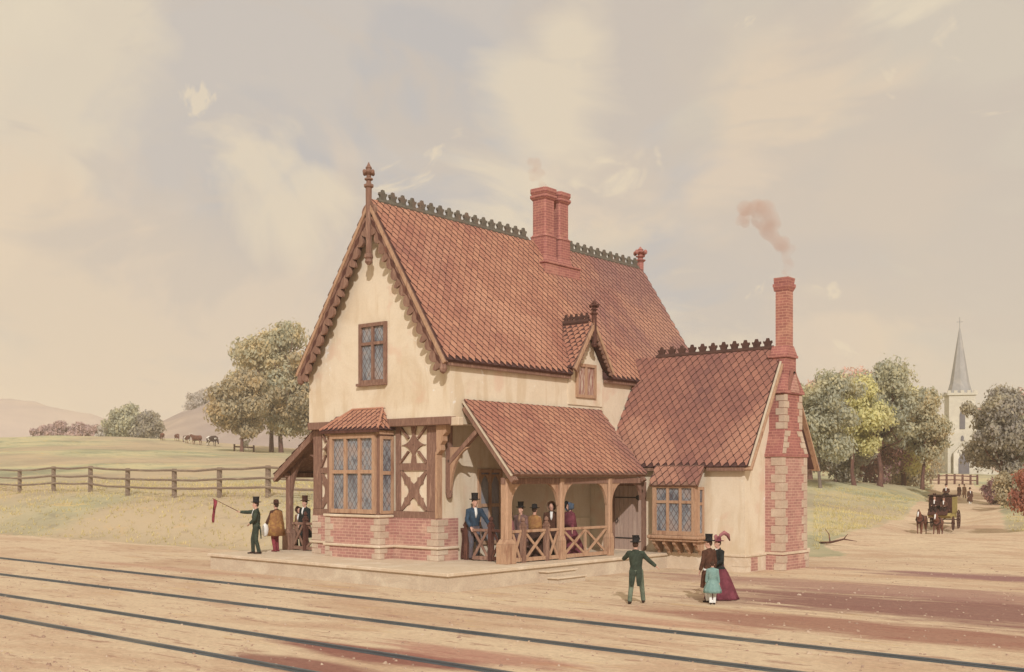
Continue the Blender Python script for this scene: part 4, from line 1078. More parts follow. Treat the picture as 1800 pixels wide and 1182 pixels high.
def tree(label, pos, h, w, mat, seed, cat='tree', group=None, leafn=2200, size=.5, trunk_h=.3, bk=bark, lean=0.0, name='broadleaf_tree', stems=1, clumpn=11, crown_low=.22, rz=None, tw=.026):
    rn = random.Random(seed)
    pos = V(pos); t = empty(name, (pos.x,pos.y,pos.z-.15)); tag(t, label, cat, group)
    b = MB(); ends = []
    for sidx in range(stems):
        off = V(((sidx-(stems-1)/2)*w*.16, rn.uniform(-.5,.5), 0))
        top = V((lean*h + off.x*1.8, 0, h*.62)); r0 = h*tw
        pts = [off, off*1.05 + V((rn.uniform(-.02,.02)*h, 0, h*.12)), off*1.25 + V((lean*h*.4+rn.uniform(-.03,.03)*h, 0, h*.32)), top]
        b.tube([off + V((0,0,-.3)), off + V((0,0,.15))] + pts[1:], [r0*1.9, r0*1.2, r0*.9, r0*.72, r0*.3], 8)
        for k in range(7):
            f = rn.uniform(.28,.6)*h; a = rn.uniform(0, 2*math.pi) if k > 1 else (0.4 + math.pi*k)
            st = pts[1].lerp(top, min(1, max(0, (f/h-.12)/.5)))
            out = V((math.cos(a), math.sin(a), 0))*w*rn.uniform(.26,.44)
            e = st + out + V((0,0,h*rn.uniform(.12,.3))); mid = st.lerp(e, .5) + out*.12 - V((0,0,.02*h))
            b.tube([st, mid, e], [r0*.42, r0*.28, r0*.09], 6); ends.append(e)
            for _ in range(2):
                e2 = mid + V((rn.uniform(-1,1)*w*.16, rn.uniform(-1,1)*w*.16, h*rn.uniform(.08,.2)))
                b.tube([mid, e2], [r0*.22, r0*.07], 5)
    b.build('trunk', bk, t, smooth=True, local=True)
    cl = []
    for k in range(clumpn):
        a = 2*math.pi*k/clumpn*2.4 + rn.uniform(-.4,.4)
        f = (k+.5)/clumpn
        z = h*(crown_low + (1-crown_low)*(.10 + .80*f))
        wid = math.sin(math.pi*min(1, max(0, (.12 + .80*f))))**.7
        rr = w*.5*rn.uniform(.35,.66)*wid
        c = V((math.cos(a)*rr + lean*z, math.sin(a)*rr, z)); q = w*rn.uniform(.125,.235)*(.65+.35*wid)
        cl.append((tuple(c), (q*1.1, q*1.1, q*rn.uniform(.75,1.05)), 1.0*q*q))
    cl.append(((lean*h*.7,0,h*(crown_low+(1-crown_low)*.5)), (w*.25,w*.25,h*(1-crown_low)*.34), (w*.26)**2))
    for e in ends[:8]: cl.append((tuple(e), (w*.11,w*.11,w*.09), (w*.09)**2))
    tot = sum(c[2] for c in cl)
    leaves([(c, r, max(20, int(leafn*4.0*q/tot))) for c, r, q in cl], size, t, mat, seed)
    return t

# the big pair of trees left of the cottage
tree('tall sage green tree with two red brown trunks, close left of the cottage gable', at(486,182), 22.5, 15.5, leaf_sage, 11, leafn=5200, size=.85, stems=2, clumpn=16, crown_low=.10, tw=.016)
tree('lower spreading olive tree in front of the tall sage tree, left of the cottage', at(425,172), 12.5, 11.0, leaf_olive, 12, leafn=3000, size=.75, clumpn=12, crown_low=.16, tw=.022)
tree('ochre tinted tree partly hidden behind the left eave of the cottage', at(545,178), 18, 13, leaf_olive, 13, leafn=2600, size=.8, clumpn=12, crown_low=.12, tw=.02)
# trees on the far ridge
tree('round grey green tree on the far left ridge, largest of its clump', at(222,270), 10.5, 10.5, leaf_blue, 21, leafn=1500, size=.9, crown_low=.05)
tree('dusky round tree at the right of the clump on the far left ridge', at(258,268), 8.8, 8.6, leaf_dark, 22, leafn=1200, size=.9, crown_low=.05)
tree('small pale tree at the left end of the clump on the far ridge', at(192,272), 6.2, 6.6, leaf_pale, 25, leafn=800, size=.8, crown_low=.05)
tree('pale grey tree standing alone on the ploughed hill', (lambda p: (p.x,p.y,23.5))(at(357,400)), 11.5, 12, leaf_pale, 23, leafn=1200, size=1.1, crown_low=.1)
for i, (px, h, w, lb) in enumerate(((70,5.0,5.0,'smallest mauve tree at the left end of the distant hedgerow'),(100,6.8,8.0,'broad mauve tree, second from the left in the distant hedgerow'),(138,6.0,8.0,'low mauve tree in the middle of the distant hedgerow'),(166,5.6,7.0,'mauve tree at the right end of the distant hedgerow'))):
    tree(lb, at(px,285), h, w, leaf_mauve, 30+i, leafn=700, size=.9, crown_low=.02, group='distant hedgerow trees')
# the wood in front of the church
tree('grey green tree with a pale forked trunk, beside the cottage end wall', at(1443,98), 10.6, 7.6, leaf_blue, 41, leafn=3000, size=.42, clumpn=14, bk=bark_grey, crown_low=.24, tw=.014)
tree('yellow green tree second from the left in the wood, lit from the front', at(1500,104), 10.2, 7.2, leaf_yellow, 42, leafn=2800, size=.42, clumpn=13, crown_low=.27, tw=.02)
tree('tallest dark topped tree in the wood with a stout red trunk', at(1550,108), 12.6, 8.4, leaf_blue, 43, leafn=3600, size=.45, clumpn=15, crown_low=.28, tw=.022)
tree('slim sage tree at the right end of the wood, nearest the church tower', at(1622,112), 10.4, 6.4, leaf_sage, 44, leafn=2800, size=.42, clumpn=13, crown_low=.27, tw=.02)
tree('yellow leaved tree between the stout trunk and the church', at(1590,118), 11.2, 7.4, leaf_yellow, 45, leafn=2400, size=.42, clumpn=12, crown_low=.15)
tree('pinkish tree rising behind the wood, left of the dark topped tree', at(1492,150), 16.6, 11.0, leaf_pink, 46, leafn=2200, size=.6, clumpn=12, crown_low=.1)
tree('low pinkish tree behind the end wall chimney', at(1425,150), 15.2, 10.0, leaf_pink, 47, leafn=2000, size=.6, clumpn=12, crown_low=.1)
tree('dusky shrubby tree filling the wood floor beside the cottage', at(1470,108), 5.6, 7.4, leaf_dark, 48, leafn=1700, size=.42, clumpn=9, crown_low=.02)
tree('low plum coloured undergrowth tree below the stout red trunk', at(1526,116), 5.6, 8.4, leaf_plum, 49, leafn=1500, size=.42, clumpn=9, crown_low=.0)
tree('low olive undergrowth tree left of the lane gate', at(1596,124), 6.0, 8.4, leaf_olive, 50, leafn=1500, size=.42, clumpn=9, crown_low=.0)
# right hand trees
tree('large dark tree overhanging the lane on the right, left edge drooping', at(1757,98), 10.2, 6.6, leaf_dark, 61, leafn=4200, size=.42, clumpn=15, crown_low=.18, tw=.022)
tree('pinkish tree behind the large dark tree at the right border', at(1800,130), 14.4, 10.5, leaf_pink, 62, leafn=2600, size=.55, clumpn=12, crown_low=.1)
tree('grey green tree at the right border, in front of the pinkish one', at(1812,100), 9.8, 6.2, leaf_blue, 63, leafn=2800, size=.42, clumpn=12, crown_low=.15)
tree('red leaved bush at the right border with a curved brown stem', at(1822,62), 4.2, 2.7, leaf_red, 64, cat='bush', leafn=1500, size=.24, clumpn=9, crown_low=.12, name='red_bush', lean=-.02)
tree('plum coloured shrub at the foot of the large dark tree', at(1756,92), 2.4, 3.0, leaf_plum, 65, cat='bush', leafn=900, size=.3, clumpn=7, crown_low=.0, name='shrub')
tree('olive shrub between the large dark tree and the red bush', at(1782,84), 3.2, 3.6, leaf_olive, 66, cat='bush', leafn=900, size=.3, clumpn=7, crown_low=.0, name='shrub')

# grass tufts on the bank and meadow
def tufts():
    rg = np.random.default_rng(5); P = []
    for (n, px0, px1, d0, d1) in ((3600,-60,560,50,95),(3200,1430,1700,50,100),(700,1730,1850,50,90)):
        px = rg.uniform(px0, px1, n); d = rg.uniform(d0, d1, n)
        P.append(np.stack([CAM.x + FW.x*d + RT.x*(px-900)/1963*d, CAM.y + FW.y*d + RT.y*(px-900)/1963*d], 1))
    P = np.concatenate(P); P = P[grass_mask(P) > .75]; z = terrain(P)
    vs = []; fs = []
    for (x, y), h in zip(P, z):
        for k in range(4):
            a = rg.uniform(0, 6.28); s = rg.uniform(.10,.24); dx, dy = math.cos(a)*.10, math.sin(a)*.10
            i = len(vs); vs += [(x-dy*.2+dx*.3,y+dx*.2,h-.03),(x+dy*.2+dx*.3,y-dx*.2,h-.03),(x+dx*1.3,y+dy*1.3,h+s)]; fs.append((i,i+1,i+2))
    m = bpy.data.meshes.new('grass_tufts'); m.from_pydata(vs, [], fs); m.materials.append(leafmat('tuft_grass', [(186,164,108),(164,150,104),(206,180,116),(140,134,100)])); m.update()
    o = bpy.data.objects.new('grass_tufts', m); col.objects.link(o); tag(o, 'dry olive grass tufts on the bank and meadow', 'grass', kind='stuff')
tufts()

# ------------------------------------------------------------------ fence along the top of the bank
rail_wood = wash('weathered_rail', [(156,130,106),(136,112,94),(172,148,120)], 1.5, 0.9, (.5,4,4), grain=0.15)
F = empty('field_fence', (-36, 15, gz(-36,15))); tag(F, 'weathered post and rail fence with three rails along the top of the grass bank', 'fence')
fpts = [(-90,20.4),(-82,19.4),(-74,18.4),(-66,17.4),(-58.7,16.7),(-52.9,16.25),(-47.2,15.8),(-41.7,15.2),(-36.0,14.8),(-31.4,14.7),(-26.9,14.6),(-22.6,14.6),(-18.2,14.6)]
fp = [V((x,y,gz(x,y))) for x, y in fpts]
for p in fp:
    b = MB(); b.box(p.x-.12,p.x+.12,p.y-.11,p.y+.11,p.z-.3,p.z+1.72); b.build('fence_post', rail_wood, F, bevel=.02)
for a, c in zip(fp[:-1], fp[1:]):
    for k, hh in enumerate((1.62,1.05,.55)):
        b = MB(); m = a.lerp(c, .5) + V((0,-.13,hh-.05+.03*math.sin(a.x*3+k)))
        b.tube([a+V((0,-.13,hh)), m, c+V((0,-.13,hh+.002))], [(.05,.075)]*3, 6, flat=(0,1,0)); b.build('fence_rail', rail_wood, F)
# churchyard fence
G = empty('churchyard_fence', at(1665,160)); tag(G, 'small brown rail fence and gate across the lane below the church', 'fence')
gp = [at(px,160) for px in (1636,1650,1664,1678,1692,1706,1718)]
for p in gp:
    b = MB(); b.box(p.x-.12,p.x+.12,p.y-.12,p.y+.12,p.z-.3,p.z+1.45); b.build('fence_post', bark, G)
for a, c in zip(gp[:-1], gp[1:]):
    for hh in (1.2,.6):
        b = MB(); b.beam(a+V((0,0,hh)), c+V((0,0,hh)), .10, .16); b.build('fence_rail', bark, G)
# hurdle near the cows
h0, h1 = at(412,176), at(446,176)
b = MB(); b.beam(h0+V((0,0,.7)), h1+V((0,0,.75)), .15, .22); b.beam(h0+V((0,0,-.2)), h0+V((0,0,1.1)), .2,.2); b.beam(h1+V((0,0,-.2)), h1+V((0,0,1.1)), .2,.2)
tag(b.build('hurdle', bark), 'low brown hurdle in the field, left of the big tree trunks', 'hurdle')
# dead branch by the end wall
p = at(1452,52); b = MB()
b.tube([p+V((-.4,.2,.08)), p+V((.2,0,.12)), p+V((.9,-.1,.3)), p+V((1.5,0,.22))], [.05,.06,.04,.012], 6)
b.tube([p+V((.2,0,.12)), p+V((.1,.1,.5)), p+V((-.1,.1,.75))], [.04,.025,.01], 6); b.tube([p+V((.9,-.1,.3)), p+V((1.1,-.1,.55))], [.03,.01], 6)
tag(b.build('fallen_branch', bark, smooth=True), 'dead forked branch lying on the grass by the end wall of the cottage', 'branch')

# ------------------------------------------------------------------ church
stone_far = wash('pale_church_stone', [(210,198,174),(198,186,164),(218,206,184)], 0.3, 0.9, grain=0.06, gscale=2)
slate_far = wash('grey_spire_slate', [(170,162,154),(158,152,146),(180,170,158)], 0.4, 0.9, grain=0.06, gscale=2)
dark_far = wash('church_openings', [(120,112,112),(108,102,106)], 1, 0.9)
cp = at(1687,190); cz = cp.z - .3
CH = empty('village_church', (cp.x,cp.y,cz)); tag(CH, 'distant pale stone church tower with a tall grey spire above the lane', 'church')
ux, uy = V((.88,.475,0)), V((-.475,.88,0))           # tower faces roughly towards the lane
def cq(b, u0, u1, v0, v1, z0, z1, mi=0):
    q = [cp + ux*u + uy*v for u, v in ((u0,v0),(u1,v0),(u1,v1),(u0,v1))]
    b.prism([V((p.x,p.y,z0)) for p in q], (0,0,z1-z0), mi)
zt = 17.0
b = MB(); cq(b,-2.1,2.1,-2.25,2.25,cz,zt); cq(b,-2.25,2.25,-2.3,2.3,cz,cz+1.4)
for u in (-1,1): cq(b,u*2.05-.3,u*2.05+.3,-2.5,-1.9,cz,12.5)
b.build('tower', stone_far, CH)
b = MB(); cq(b,-2.4,2.4,-2.5,2.5,zt,zt+.4)
for i in range(5):
    for v in (-2.6, 2.3): cq(b,-2.4+i*1.05,-1.85+i*1.05,v+.1,v+.35,zt+.4,zt+.8)
b.build('parapet', stone_far, CH)
b = MB(); b.lathe([(2.1,zt+.3),(1.9,zt+1.0),(1.55,zt+2.2),(.12,28.4),(.06,28.6)], (cp.x,cp.y,0), 8, rot=math.pi/8); b.build('spire', slate_far, CH)
b = MB(); b.box(cp.x-.05,cp.x+.05,cp.y-.05,cp.y+.05,28.4,30.4); b.beam(cp+V((0,0,29.6-cp.z))-ux*.5, cp+V((0,0,29.6-cp.z))+ux*.5, .1,.1); b.build('cross', slate_far, CH)
b = MB()
def lancet(u, v, z0, w, h): 
    pts = [(-w,0),(w,0),(w,h*.7),(w*.6,h*.88),(0,h),(-w*.6,h*.88),(-w,h*.7)]
    b.prism([cp + ux*(u+a) + uy*v + V((0,0,z0-cp.z+c)) for a, c in pts], uy*-.1)
lancet(0,-2.27,11.3,.42,3.4); b.build('belfry_window', dark_far, CH)
b = MB(); lancet(0,-2.3,9.3,.22,.9); b.build('slit_window', dark_far, CH)
b = MB()                                          # gabled doorway
pts = [(-1.6,0),(1.6,0),(1.6,3.6),(0,5.4),(-1.6,3.6)]
b.prism([cp + ux*a + uy*-3.6 + V((0,0,cz-cp.z+c)) for a, c in pts], uy*1.4); b.build('door_porch', stone_far, CH)
b = MB(); lancet(0,-3.58,cz,.85,3.7); b.build('church_door', dark_far, CH)
b = MB(); cq(b,-2.2,2.2,2.3,16,cz,9.0); b.build('nave', stone_far, CH)
b = MB(); q = [cp + ux*u + uy*2.32 + V((0,0,z-cp.z)) for u, z in ((-2.6,8.9),(2.6,8.9),(0,12.6))]; b.prism(q, uy*14); b.build('nave_roof', slate_far, CH)
b = MB(); cq(b,2.4,9,-2,-1.6,cz,cz+2.6); tag(b.build('churchyard_wall', stone_far), 'pale stone churchyard wall right of the church door', 'wall')

# ------------------------------------------------------------------ smoke from the chimneys
def smoke(label, pts, dens, colr, seed):
    rn = random.Random(seed); b = MB()
    for (x, y, z, r) in pts:
        for k in range(5):
            q = r*rn.uniform(.4,.8)
            b.ball((x+rn.uniform(-1,1)*r*.6, y+rn.uniform(-1,1)*r*.6, z+rn.uniform(-1,1)*r*.5), (q,q,q*.9), 10, 7)
    m = bpy.data.materials.new('smoke_' + str(seed)); m.use_nodes = True
    t = NT(m.node_tree); out = t.n('ShaderNodeOutputMaterial'); pv = t.n('ShaderNodeVolumePrincipled')
    pv.inputs['Color'].default_value = pig(colr)
    tc = t.n('ShaderNodeTexCoord'); n = t.noise(tc.outputs['Object'], 2.0, 4, 0.6, 0.4)
    t.l(t.math('MULTIPLY', t.ramp(n, [(0.30, 0.12), (0.58, 1.0)]), dens), pv.inputs['Density'])
    t.l(pv.outputs[0], out.inputs['Volume'])
    o = b.build('chimney_smoke', m, None, smooth=True, remesh=.05)
    tag(o, label, 'smoke', kind='stuff'); return o
smoke('reddish smoke drifting up and left from the end wall chimney', [(3.61,13.96,10.47,0.14),(3.58,13.93,10.66,0.16),(3.59,13.95,10.86,0.18),(3.62,13.97,11.08,0.22),(3.59,13.95,11.31,0.26),(3.51,13.88,11.49,0.31),(3.40,13.79,11.70,0.35),(3.31,13.71,11.86,0.37),(3.15,13.58,12.18,0.43),(3.00,13.45,12.47,0.45),(2.83,13.31,12.73,0.49),(2.59,13.11,12.80,0.45),(2.40,12.95,12.53,0.33)], 1.05, (232,184,158), 3)
smoke('faint pink smoke above the pair of chimney shafts', [(-5.54,11.53,14.51,0.16),(-5.60,11.48,14.69,0.18),(-5.65,11.44,14.87,0.22),(-5.77,11.34,15.13,0.25),(-5.89,11.24,15.43,0.31),(-5.82,11.30,15.70,0.29)], .9, (232,190,165), 4)

# ------------------------------------------------------------------ air
def haze():
    b = MB(); b.box(-900, 500, -120, 1000, -3, 75)
    m = bpy.data.materials.new('pale_haze'); m.use_nodes = True
    t = NT(m.node_tree); out = t.n('ShaderNodeOutputMaterial'); pv = t.n('ShaderNodeVolumePrincipled')
    pv.inputs['Color'].default_value = (0.93, 0.84, 0.74, 1); pv.inputs['Density'].default_value = HAZE
    t.l(pv.outputs[0], out.inputs['Volume'])
    tag(b.build('haze', m), kind='stuff')
HAZE = 0.0006
haze()

tree('sage tree in the wood behind the cottage roof, left of the end wall chimney', at(1370,108), 9.8, 8.0, leaf_sage, 71, leafn=2000, size=.45, clumpn=12, crown_low=.2)

# ------------------------------------------------------------------ people
skin = wash('skin', [(214,160,132),(200,144,118)], 6, 0.7, grain=0.05)
eye_dark = wash('eye_dark', [(50,40,36),(60,46,40)], 5, 0.4)
def cloth(name, c, c2=None, rough=.9):
    c2 = c2 or tuple(int(v*.78) for v in c)
    return wash(name, [c, c2, c], 3.0, rough, grain=0.12, gscale=22, spec=.1)
green_coat = cloth('dark_green_cloth', (72,82,66)); green_trouser = cloth('grey_green_cloth', (124,132,108), (98,106,86))
brown_coat = cloth('brown_cloth', (108,68,50)); dark_brown = cloth('dark_brown_cloth', (84,54,44)); black_felt = cloth('black_felt', (54,50,50)); brown_felt = cloth('brown_felt', (98,60,46))
blue_coat = cloth('blue_cloth', (66,88,108)); blue_trouser = cloth('slate_blue_cloth', (92,104,116), (104,84,84)); mustard = cloth('mustard_cloth', (196,144,64), (150,98,56))
maroon = cloth('maroon_cloth', (140,66,78), (112,50,60)); crimson = cloth('crimson_cloth', (170,66,76)); pink_cloth = cloth('pink_cloth', (196,120,118)); teal = cloth('teal_cloth', (142,172,158), (120,152,142))
mauve_brown = cloth('mauve_brown_cloth', (142,104,96)); black_cloth = cloth('black_cloth', (52,56,54)); hair_brown = cloth('brown_hair', (96,66,50)); boot = cloth('boot_leather', (70,50,44)); tan_cloth = cloth('tan_cloth', (178,132,98)); straw = cloth('straw_bonnet', (160,122,92)); blue_silk = cloth('blue_silk', (98,116,138)); grey_green_mix = cloth('moss_cloth', (126,124,96))

def ik(a, c, l1, l2, pole):
    a, c, pole = V(a), V(c), V(pole)
    d = c-a; L = min(d.length, (l1+l2)*.998); dn = d.normalized()
    x = (l1*l1 - l2*l2 + L*L)/(2*L); h = math.sqrt(max(0, l1*l1 - x*x))
    p = pole - dn*pole.dot(dn); p = p.normalized() if p.length > 1e-6 else dn.orthogonal().normalized()
    return a + dn*x + p*h, a + dn*L

def hand(b, w, d, side, up=(0,0,1), curl=.5):
    """palm, four separate fingers and a thumb on the side of the palm"""
    w, d = V(w), V(d).normalized(); s = d.cross(V(up))
    s = s.normalized() if s.length > .1 else d.orthogonal().normalized()
    n = s.cross(d)
    b.tube([w - d*.01, w + d*.035, w + d*.085], [(.027,.019),(.040,.017),(.038,.015)], 8, flat=s)
    for i, L in enumerate((.066,.078,.072,.056)):
        p = w + d*.085 + s*((i-1.5)*.0215)
        k1 = (d - n*curl*.5).normalized(); k2 = (d - n*curl*1.4).normalized()
        b.tube([p, p + k1*L*.5, p + k1*L*.5 + k2*L*.5], [.0088,.0082,.0062], 6)
    t0 = w + d*.025 - s*side*.034; td = (d*.75 - s*side*.7 - n*.25).normalized()
    b.tube([t0, t0 + td*.035, t0 + td*.035 + (d*.9 - s*side*.2 - n*.4).normalized()*.032], [.012,.0105,.0075], 6)

def person(label, pos, face, height=1.75, rh=None, lh=None, rf=(.10,.06), lf=(-.10,-.06), lean=(0,0), look=0.0, wear=(), group=None, pole_r=None, pole_l=None, far=False):
    """a figure facing +y in its own space; face = world direction it looks in.
       wear = list of (garment, material) pairs"""
    s = height/1.75
    fx, fy = V((face[0], face[1], 0)).normalized().xy
    e = empty('person', pos, math.atan2(-fx, fy), s); tag(e, label, 'person', group)
    vox = .03 if far else .0105
    lx, ly = lean
    hip = V((0,0,.93)); ch = V((lx*.6, ly*.6, 1.22)); sh = V((lx, ly, 1.42)); hd = V((lx*1.25, ly*1.25+.015, 1.635))
    S = {1: V((lx+.175, ly, 1.405)), -1: V((lx-.175, ly, 1.405))}
    rh = rh or (.26,.06,.86); lh = lh or (-.26,.06,.86)
    Hn = {1: V(rh), -1: V(lh)}; Ft = {1: V((rf[0],rf[1],.085)), -1: V((lf[0],lf[1],.085))}
    pol = {1: V(pole_r or (.7,-.8,-.25)), -1: V(pole_l or (-.7,-.8,-.25))}
    arms = {}; legs = {}
    for k in (1,-1):
        el, w = ik(S[k], Hn[k], .285, .255, pol[k]); arms[k] = (S[k], el, w)
        kn, a = ik(hip + V((k*.095,0,-.03)), Ft[k], .425, .405, (k*.1,1,0)); legs[k] = (hip + V((k*.095,0,-.03)), kn, a)
    W = dict(wear)
    # body: one continuous skin
    b = MB()
    b.loft([(0,0,.82,.10,.08),(0,0,.90,.165,.115),(lx*.25,ly*.25,1.03,.145,.10),(lx*.6,ly*.6,1.2,.165,.115),(lx*.9,ly*.9,1.34,.185,.11),(lx,ly,1.43,.13,.08),(lx,ly+.0,1.47,.055,.055)], 14)
    b.tube([sh + V((0,0,.0)), sh.lerp(hd,.5), hd + V((0,-.01,-.03))], [.062,.054,.055], 10)
    q = Matrix.Rotation(look, 3, 'Z')
    def hp(x, y, z): return hd + q @ V((x,y,z))
    b.ball(hd + V((0,0,.015)), (.078,.095,.112), 14, 10)
    b.ball(hp(0,.035,-.065), (.052,.055,.052), 10, 7)                       # jaw
    b.tube([hp(0,.085,.025), hp(0,.108,-.012), hp(0,.112,-.02), hp(0,.085,-.028)], [.010,.014,.014,.010], 6)   # nose
    b.tube([hp(-.022,.086,-.052), hp(0,.094,-.05), hp(.022,.086,-.052)], [.007,.011,.007], 6)                # lips
    for k in (1,-1):
        b.ball(hp(k*.080,-.005,0), (.014,.022,.032), 8, 6)                   # ears
        b.tube([hp(k*.012,.088,.03), hp(k*.05,.078,.032)], .011, 6)           # brow
    for k in (1,-1):
        a0, el, w = arms[k]
        b.tube([a0 - V((k*.03,0,0)), a0, a0.lerp(el,.5), el, el.lerp(w,.4), w], [.055,.056,.046,.040,.040,.026], 9)
        fd = (w-el).normalized(); hand(b, w, fd, k, up=(0,0,1) if abs(fd.z) < .8 else (0,1,0))
        h0, kn, a = legs[k]
        b.tube([h0 + V((0,0,.05)), h0, h0.lerp(kn,.5), kn, kn.lerp(a,.35), a, a - V((0,0,.06))], [.09,.09,.075,.056,.056,.038,.035], 9)
        b.tube([a + V((0,-.05,-.045)), a + V((0,.05,-.05)), a + V((0,.15,-.06))], [.035,.038,.028], 8)
    b.build('body', skin, e, local=True, remesh=vox)
    if not far:
        for k in (1,-1):
            b = MB(); b.ball(hp(k*.030,.080,.016), .0085, 8, 6); b.build('eye', eye_dark, e, smooth=True, local=True)
    # hair or back of head
    hm = W.get('hair', hair_brown)
    b = MB(); b.ball(hd + V((0,0,.03)) + q @ V((0,-.022,0)), (.089,.094,.108), 12, 8); b.build('hair', hm, e, local=True, remesh=.018)
    def sleeves(b, add=.018, cuff=.012):
        for k in (1,-1):
            a0, el, w = arms[k]
            b.tube([a0 - V((k*.05,0,.0)), a0 + V((k*.01,0,.005)), a0.lerp(el,.5), el, el.lerp(w,.5), w - (w-el)*.04], [.066+add,.066+add,.052+add,.046+add,.042+add,.030+add], 10)
    def torso(b, add=.02, z0=.96, low=()):
        b.loft(list(low) + [(0,0,z0,.150+add,.108+add),(lx*.25,ly*.25,1.04,.145+add,.104+add),(lx*.6,ly*.6,1.2,.168+add,.12+add),(lx*.9,ly*.9,1.34,.185+add,.115+add),(lx,ly,1.43,.135+add,.085+add),(lx,ly,1.475,.062+add,.06+add)], 16)
    mv = .03 if far else .014
    for g, m in wear:
        b = MB()
        if g == 'trousers':
            b.loft([(0,0,.80,.12,.10),(0,0,.92,.178,.126),(0,0,1.0,.165,.118)], 14)
            for k in (1,-1):
                h0, kn, a = legs[k]
                b.tube([h0 + V((0,0,.04)), h0.lerp(kn,.5), kn, kn.lerp(a,.5), a + V((0,0,-.03))], [.105,.092,.074,.068,.064], 10)
            b.build('trousers', m, e, local=True, remesh=mv)
        elif g == 'shoes':
            for k in (1,-1):
                a = legs[k][2]; c = MB(); c.tube([a + V((0,-.075,-.055)), a + V((0,-.02,-.035)), a + V((0,.08,-.052)), a + V((0,.185,-.064))], [(.036,.030),(.042,.048),(.044,.032),(.030,.020)], 9, flat=(1,0,0)); c.build('shoe', m, e, local=True, smooth=True)
        elif g in ('tailcoat', 'frock_coat', 'jacket'):
            low = () if g != 'frock_coat' else ((0,-.02,.42,.285,.24),(0,-.01,.62,.255,.21),(0,0,.84,.225,.18))
            torso(b, .022, low=low); sleeves(b)
            if g == 'tailcoat':
                for k in (1,-1):
                    b.tube([(k*.085,-.06,1.02),(k*.095,-.125,.88),(k*.10,-.15,.68),(k*.095,-.16,.50)], [(.09,.03),(.095,.026),(.085,.024),(.05,.018)], 10, flat=(1,0,0))
            # turned collar
            b.tube([sh + V((-.07,.05,.03)), sh + V((-.075,-.02,.07)), sh + V((0,-.07,.085)), sh + V((.075,-.02,.07)), sh + V((.07,.05,.03))], .026, 8)
            if g == 'jacket': b.loft([(0,0,.90,.22,.17),(0,0,.97,.175,.13),(0,0,1.03,.16,.118)], 16)
            o = b.build(g if g != 'jacket' else 'jacket', m, e, local=True, remesh=mv)
        elif g == 'cape':
            b.loft([(0,-.01,W.get('cape_low',.56),.33,.27),(0,-.01,.9,.30,.24),(lx*.5,ly*.5,1.15,.275,.205),(lx*.9,ly*.9,1.34,.262,.17),(lx,ly,1.42,.232,.14),(lx,ly,1.46,.13,.10),(lx,ly,1.49,.075,.075)], 40, fold=.035, nf=9); b.build('cape', m, e, local=True, smooth=True)
        elif g == 'shawl':
            b.loft([(0,-.02,.98,.29,.20),(lx*.5,ly*.5,1.15,.275,.195),(lx*.9,ly*.9,1.33,.262,.165),(lx,ly,1.415,.235,.14),(lx,ly,1.455,.13,.10),(lx,ly,1.49,.07,.07)], 40, fold=.03, nf=8); b.build('shawl', m, e, local=True, smooth=True)
        elif g == 'skirt':
            b.loft([(.04,-.10,.015,.50,.50),(.03,-.08,.10,.47,.47),(.02,-.05,.45,.36,.36),(0,-.02,.80,.235,.22),(0,0,.97,.165,.125),(0,0,1.06,.15,.108)], 64, fold=.055, nf=11); b.build('skirt', m, e, local=True, smooth=True)
        elif g == 'top_hat':
            c = hd + V((0,0,.085)) + q @ V((0,-.012,0))
            b.lathe([(.088,-.01),(.150,.004),(.158,.016),(.150,.022),(.094,.018),(.090,.10),(.098,.185),(.104,.195),(.02,.197)], c, 18, sy=1.14); b.build('top_hat', m, e, local=True, smooth=True)
        elif g == 'low_hat':
            c = hd + V((0,0,.085)) + q @ V((0,-.012,0))
            b.lathe([(.088,-.015),(.165,-.004),(.172,.006),(.160,.012),(.094,.012),(.090,.075),(.076,.125),(.02,.14)], c, 18, sy=1.12); b.build('hat', m, e, local=True, smooth=True)
        elif g == 'bonnet':
            # a cap over the back of the head opening into a brim that frames the face
            R0 = q.to_4x4()
            rings = [(-.135,.035,.0),(-.11,.085,0),(-.05,.112,0),(.03,.122,.0),(.09,.150,.01),(.115,.155,.012)]
            vs = []; n = 18
            for y, r, z in rings:
                for k in range(n):
                    t = 2*math.pi*k/n
                    vs.append(hd + V((0,0,.022+z)) + q @ V((r*math.cos(t), y + (-.03 if math.sin(t) < -.4 else 0), r*1.06*math.sin(t))))
            fs = [(i*n+k, i*n+(k+1)%n, (i+1)*n+(k+1)%n, (i+1)*n+k) for i in range(len(rings)-1) for k in range(n)] + [tuple(range(n))]
            b.add(vs, fs); o = b.build('bonnet', m, e, local=True, smooth=True)
            md = o.modifiers.new('thick', 'SOLIDIFY'); md.thickness = .008
        elif g == 'bow':
            b.ball(hp(.07,-.10,.06), (.06,.05,.06), 8, 6); b.ball(hp(-.03,-.12,.07), (.06,.05,.05), 8, 6); b.tube([hp(.05,-.12,.04), hp(.08,-.15,-.06)], [.03,.015], 6); b.build('bow', m, e, local=True, remesh=.016)
        elif g == 'plume':
            b.tube([hp(0,-.02,.12), hp(-.02,-.10,.26), hp(-.02,-.22,.32), hp(0,-.36,.25), hp(.02,-.44,.08)], [.025,.05,.066,.06,.02], 8)
            b.tube([hp(-.02,.02,.12), hp(-.06,.10,.24), hp(-.11,.14,.22), hp(-.13,.15,.08)], [.03,.05,.05,.015], 8); b.build('plume', m, e, local=True, smooth=True)
        elif g == 'shirt_front':
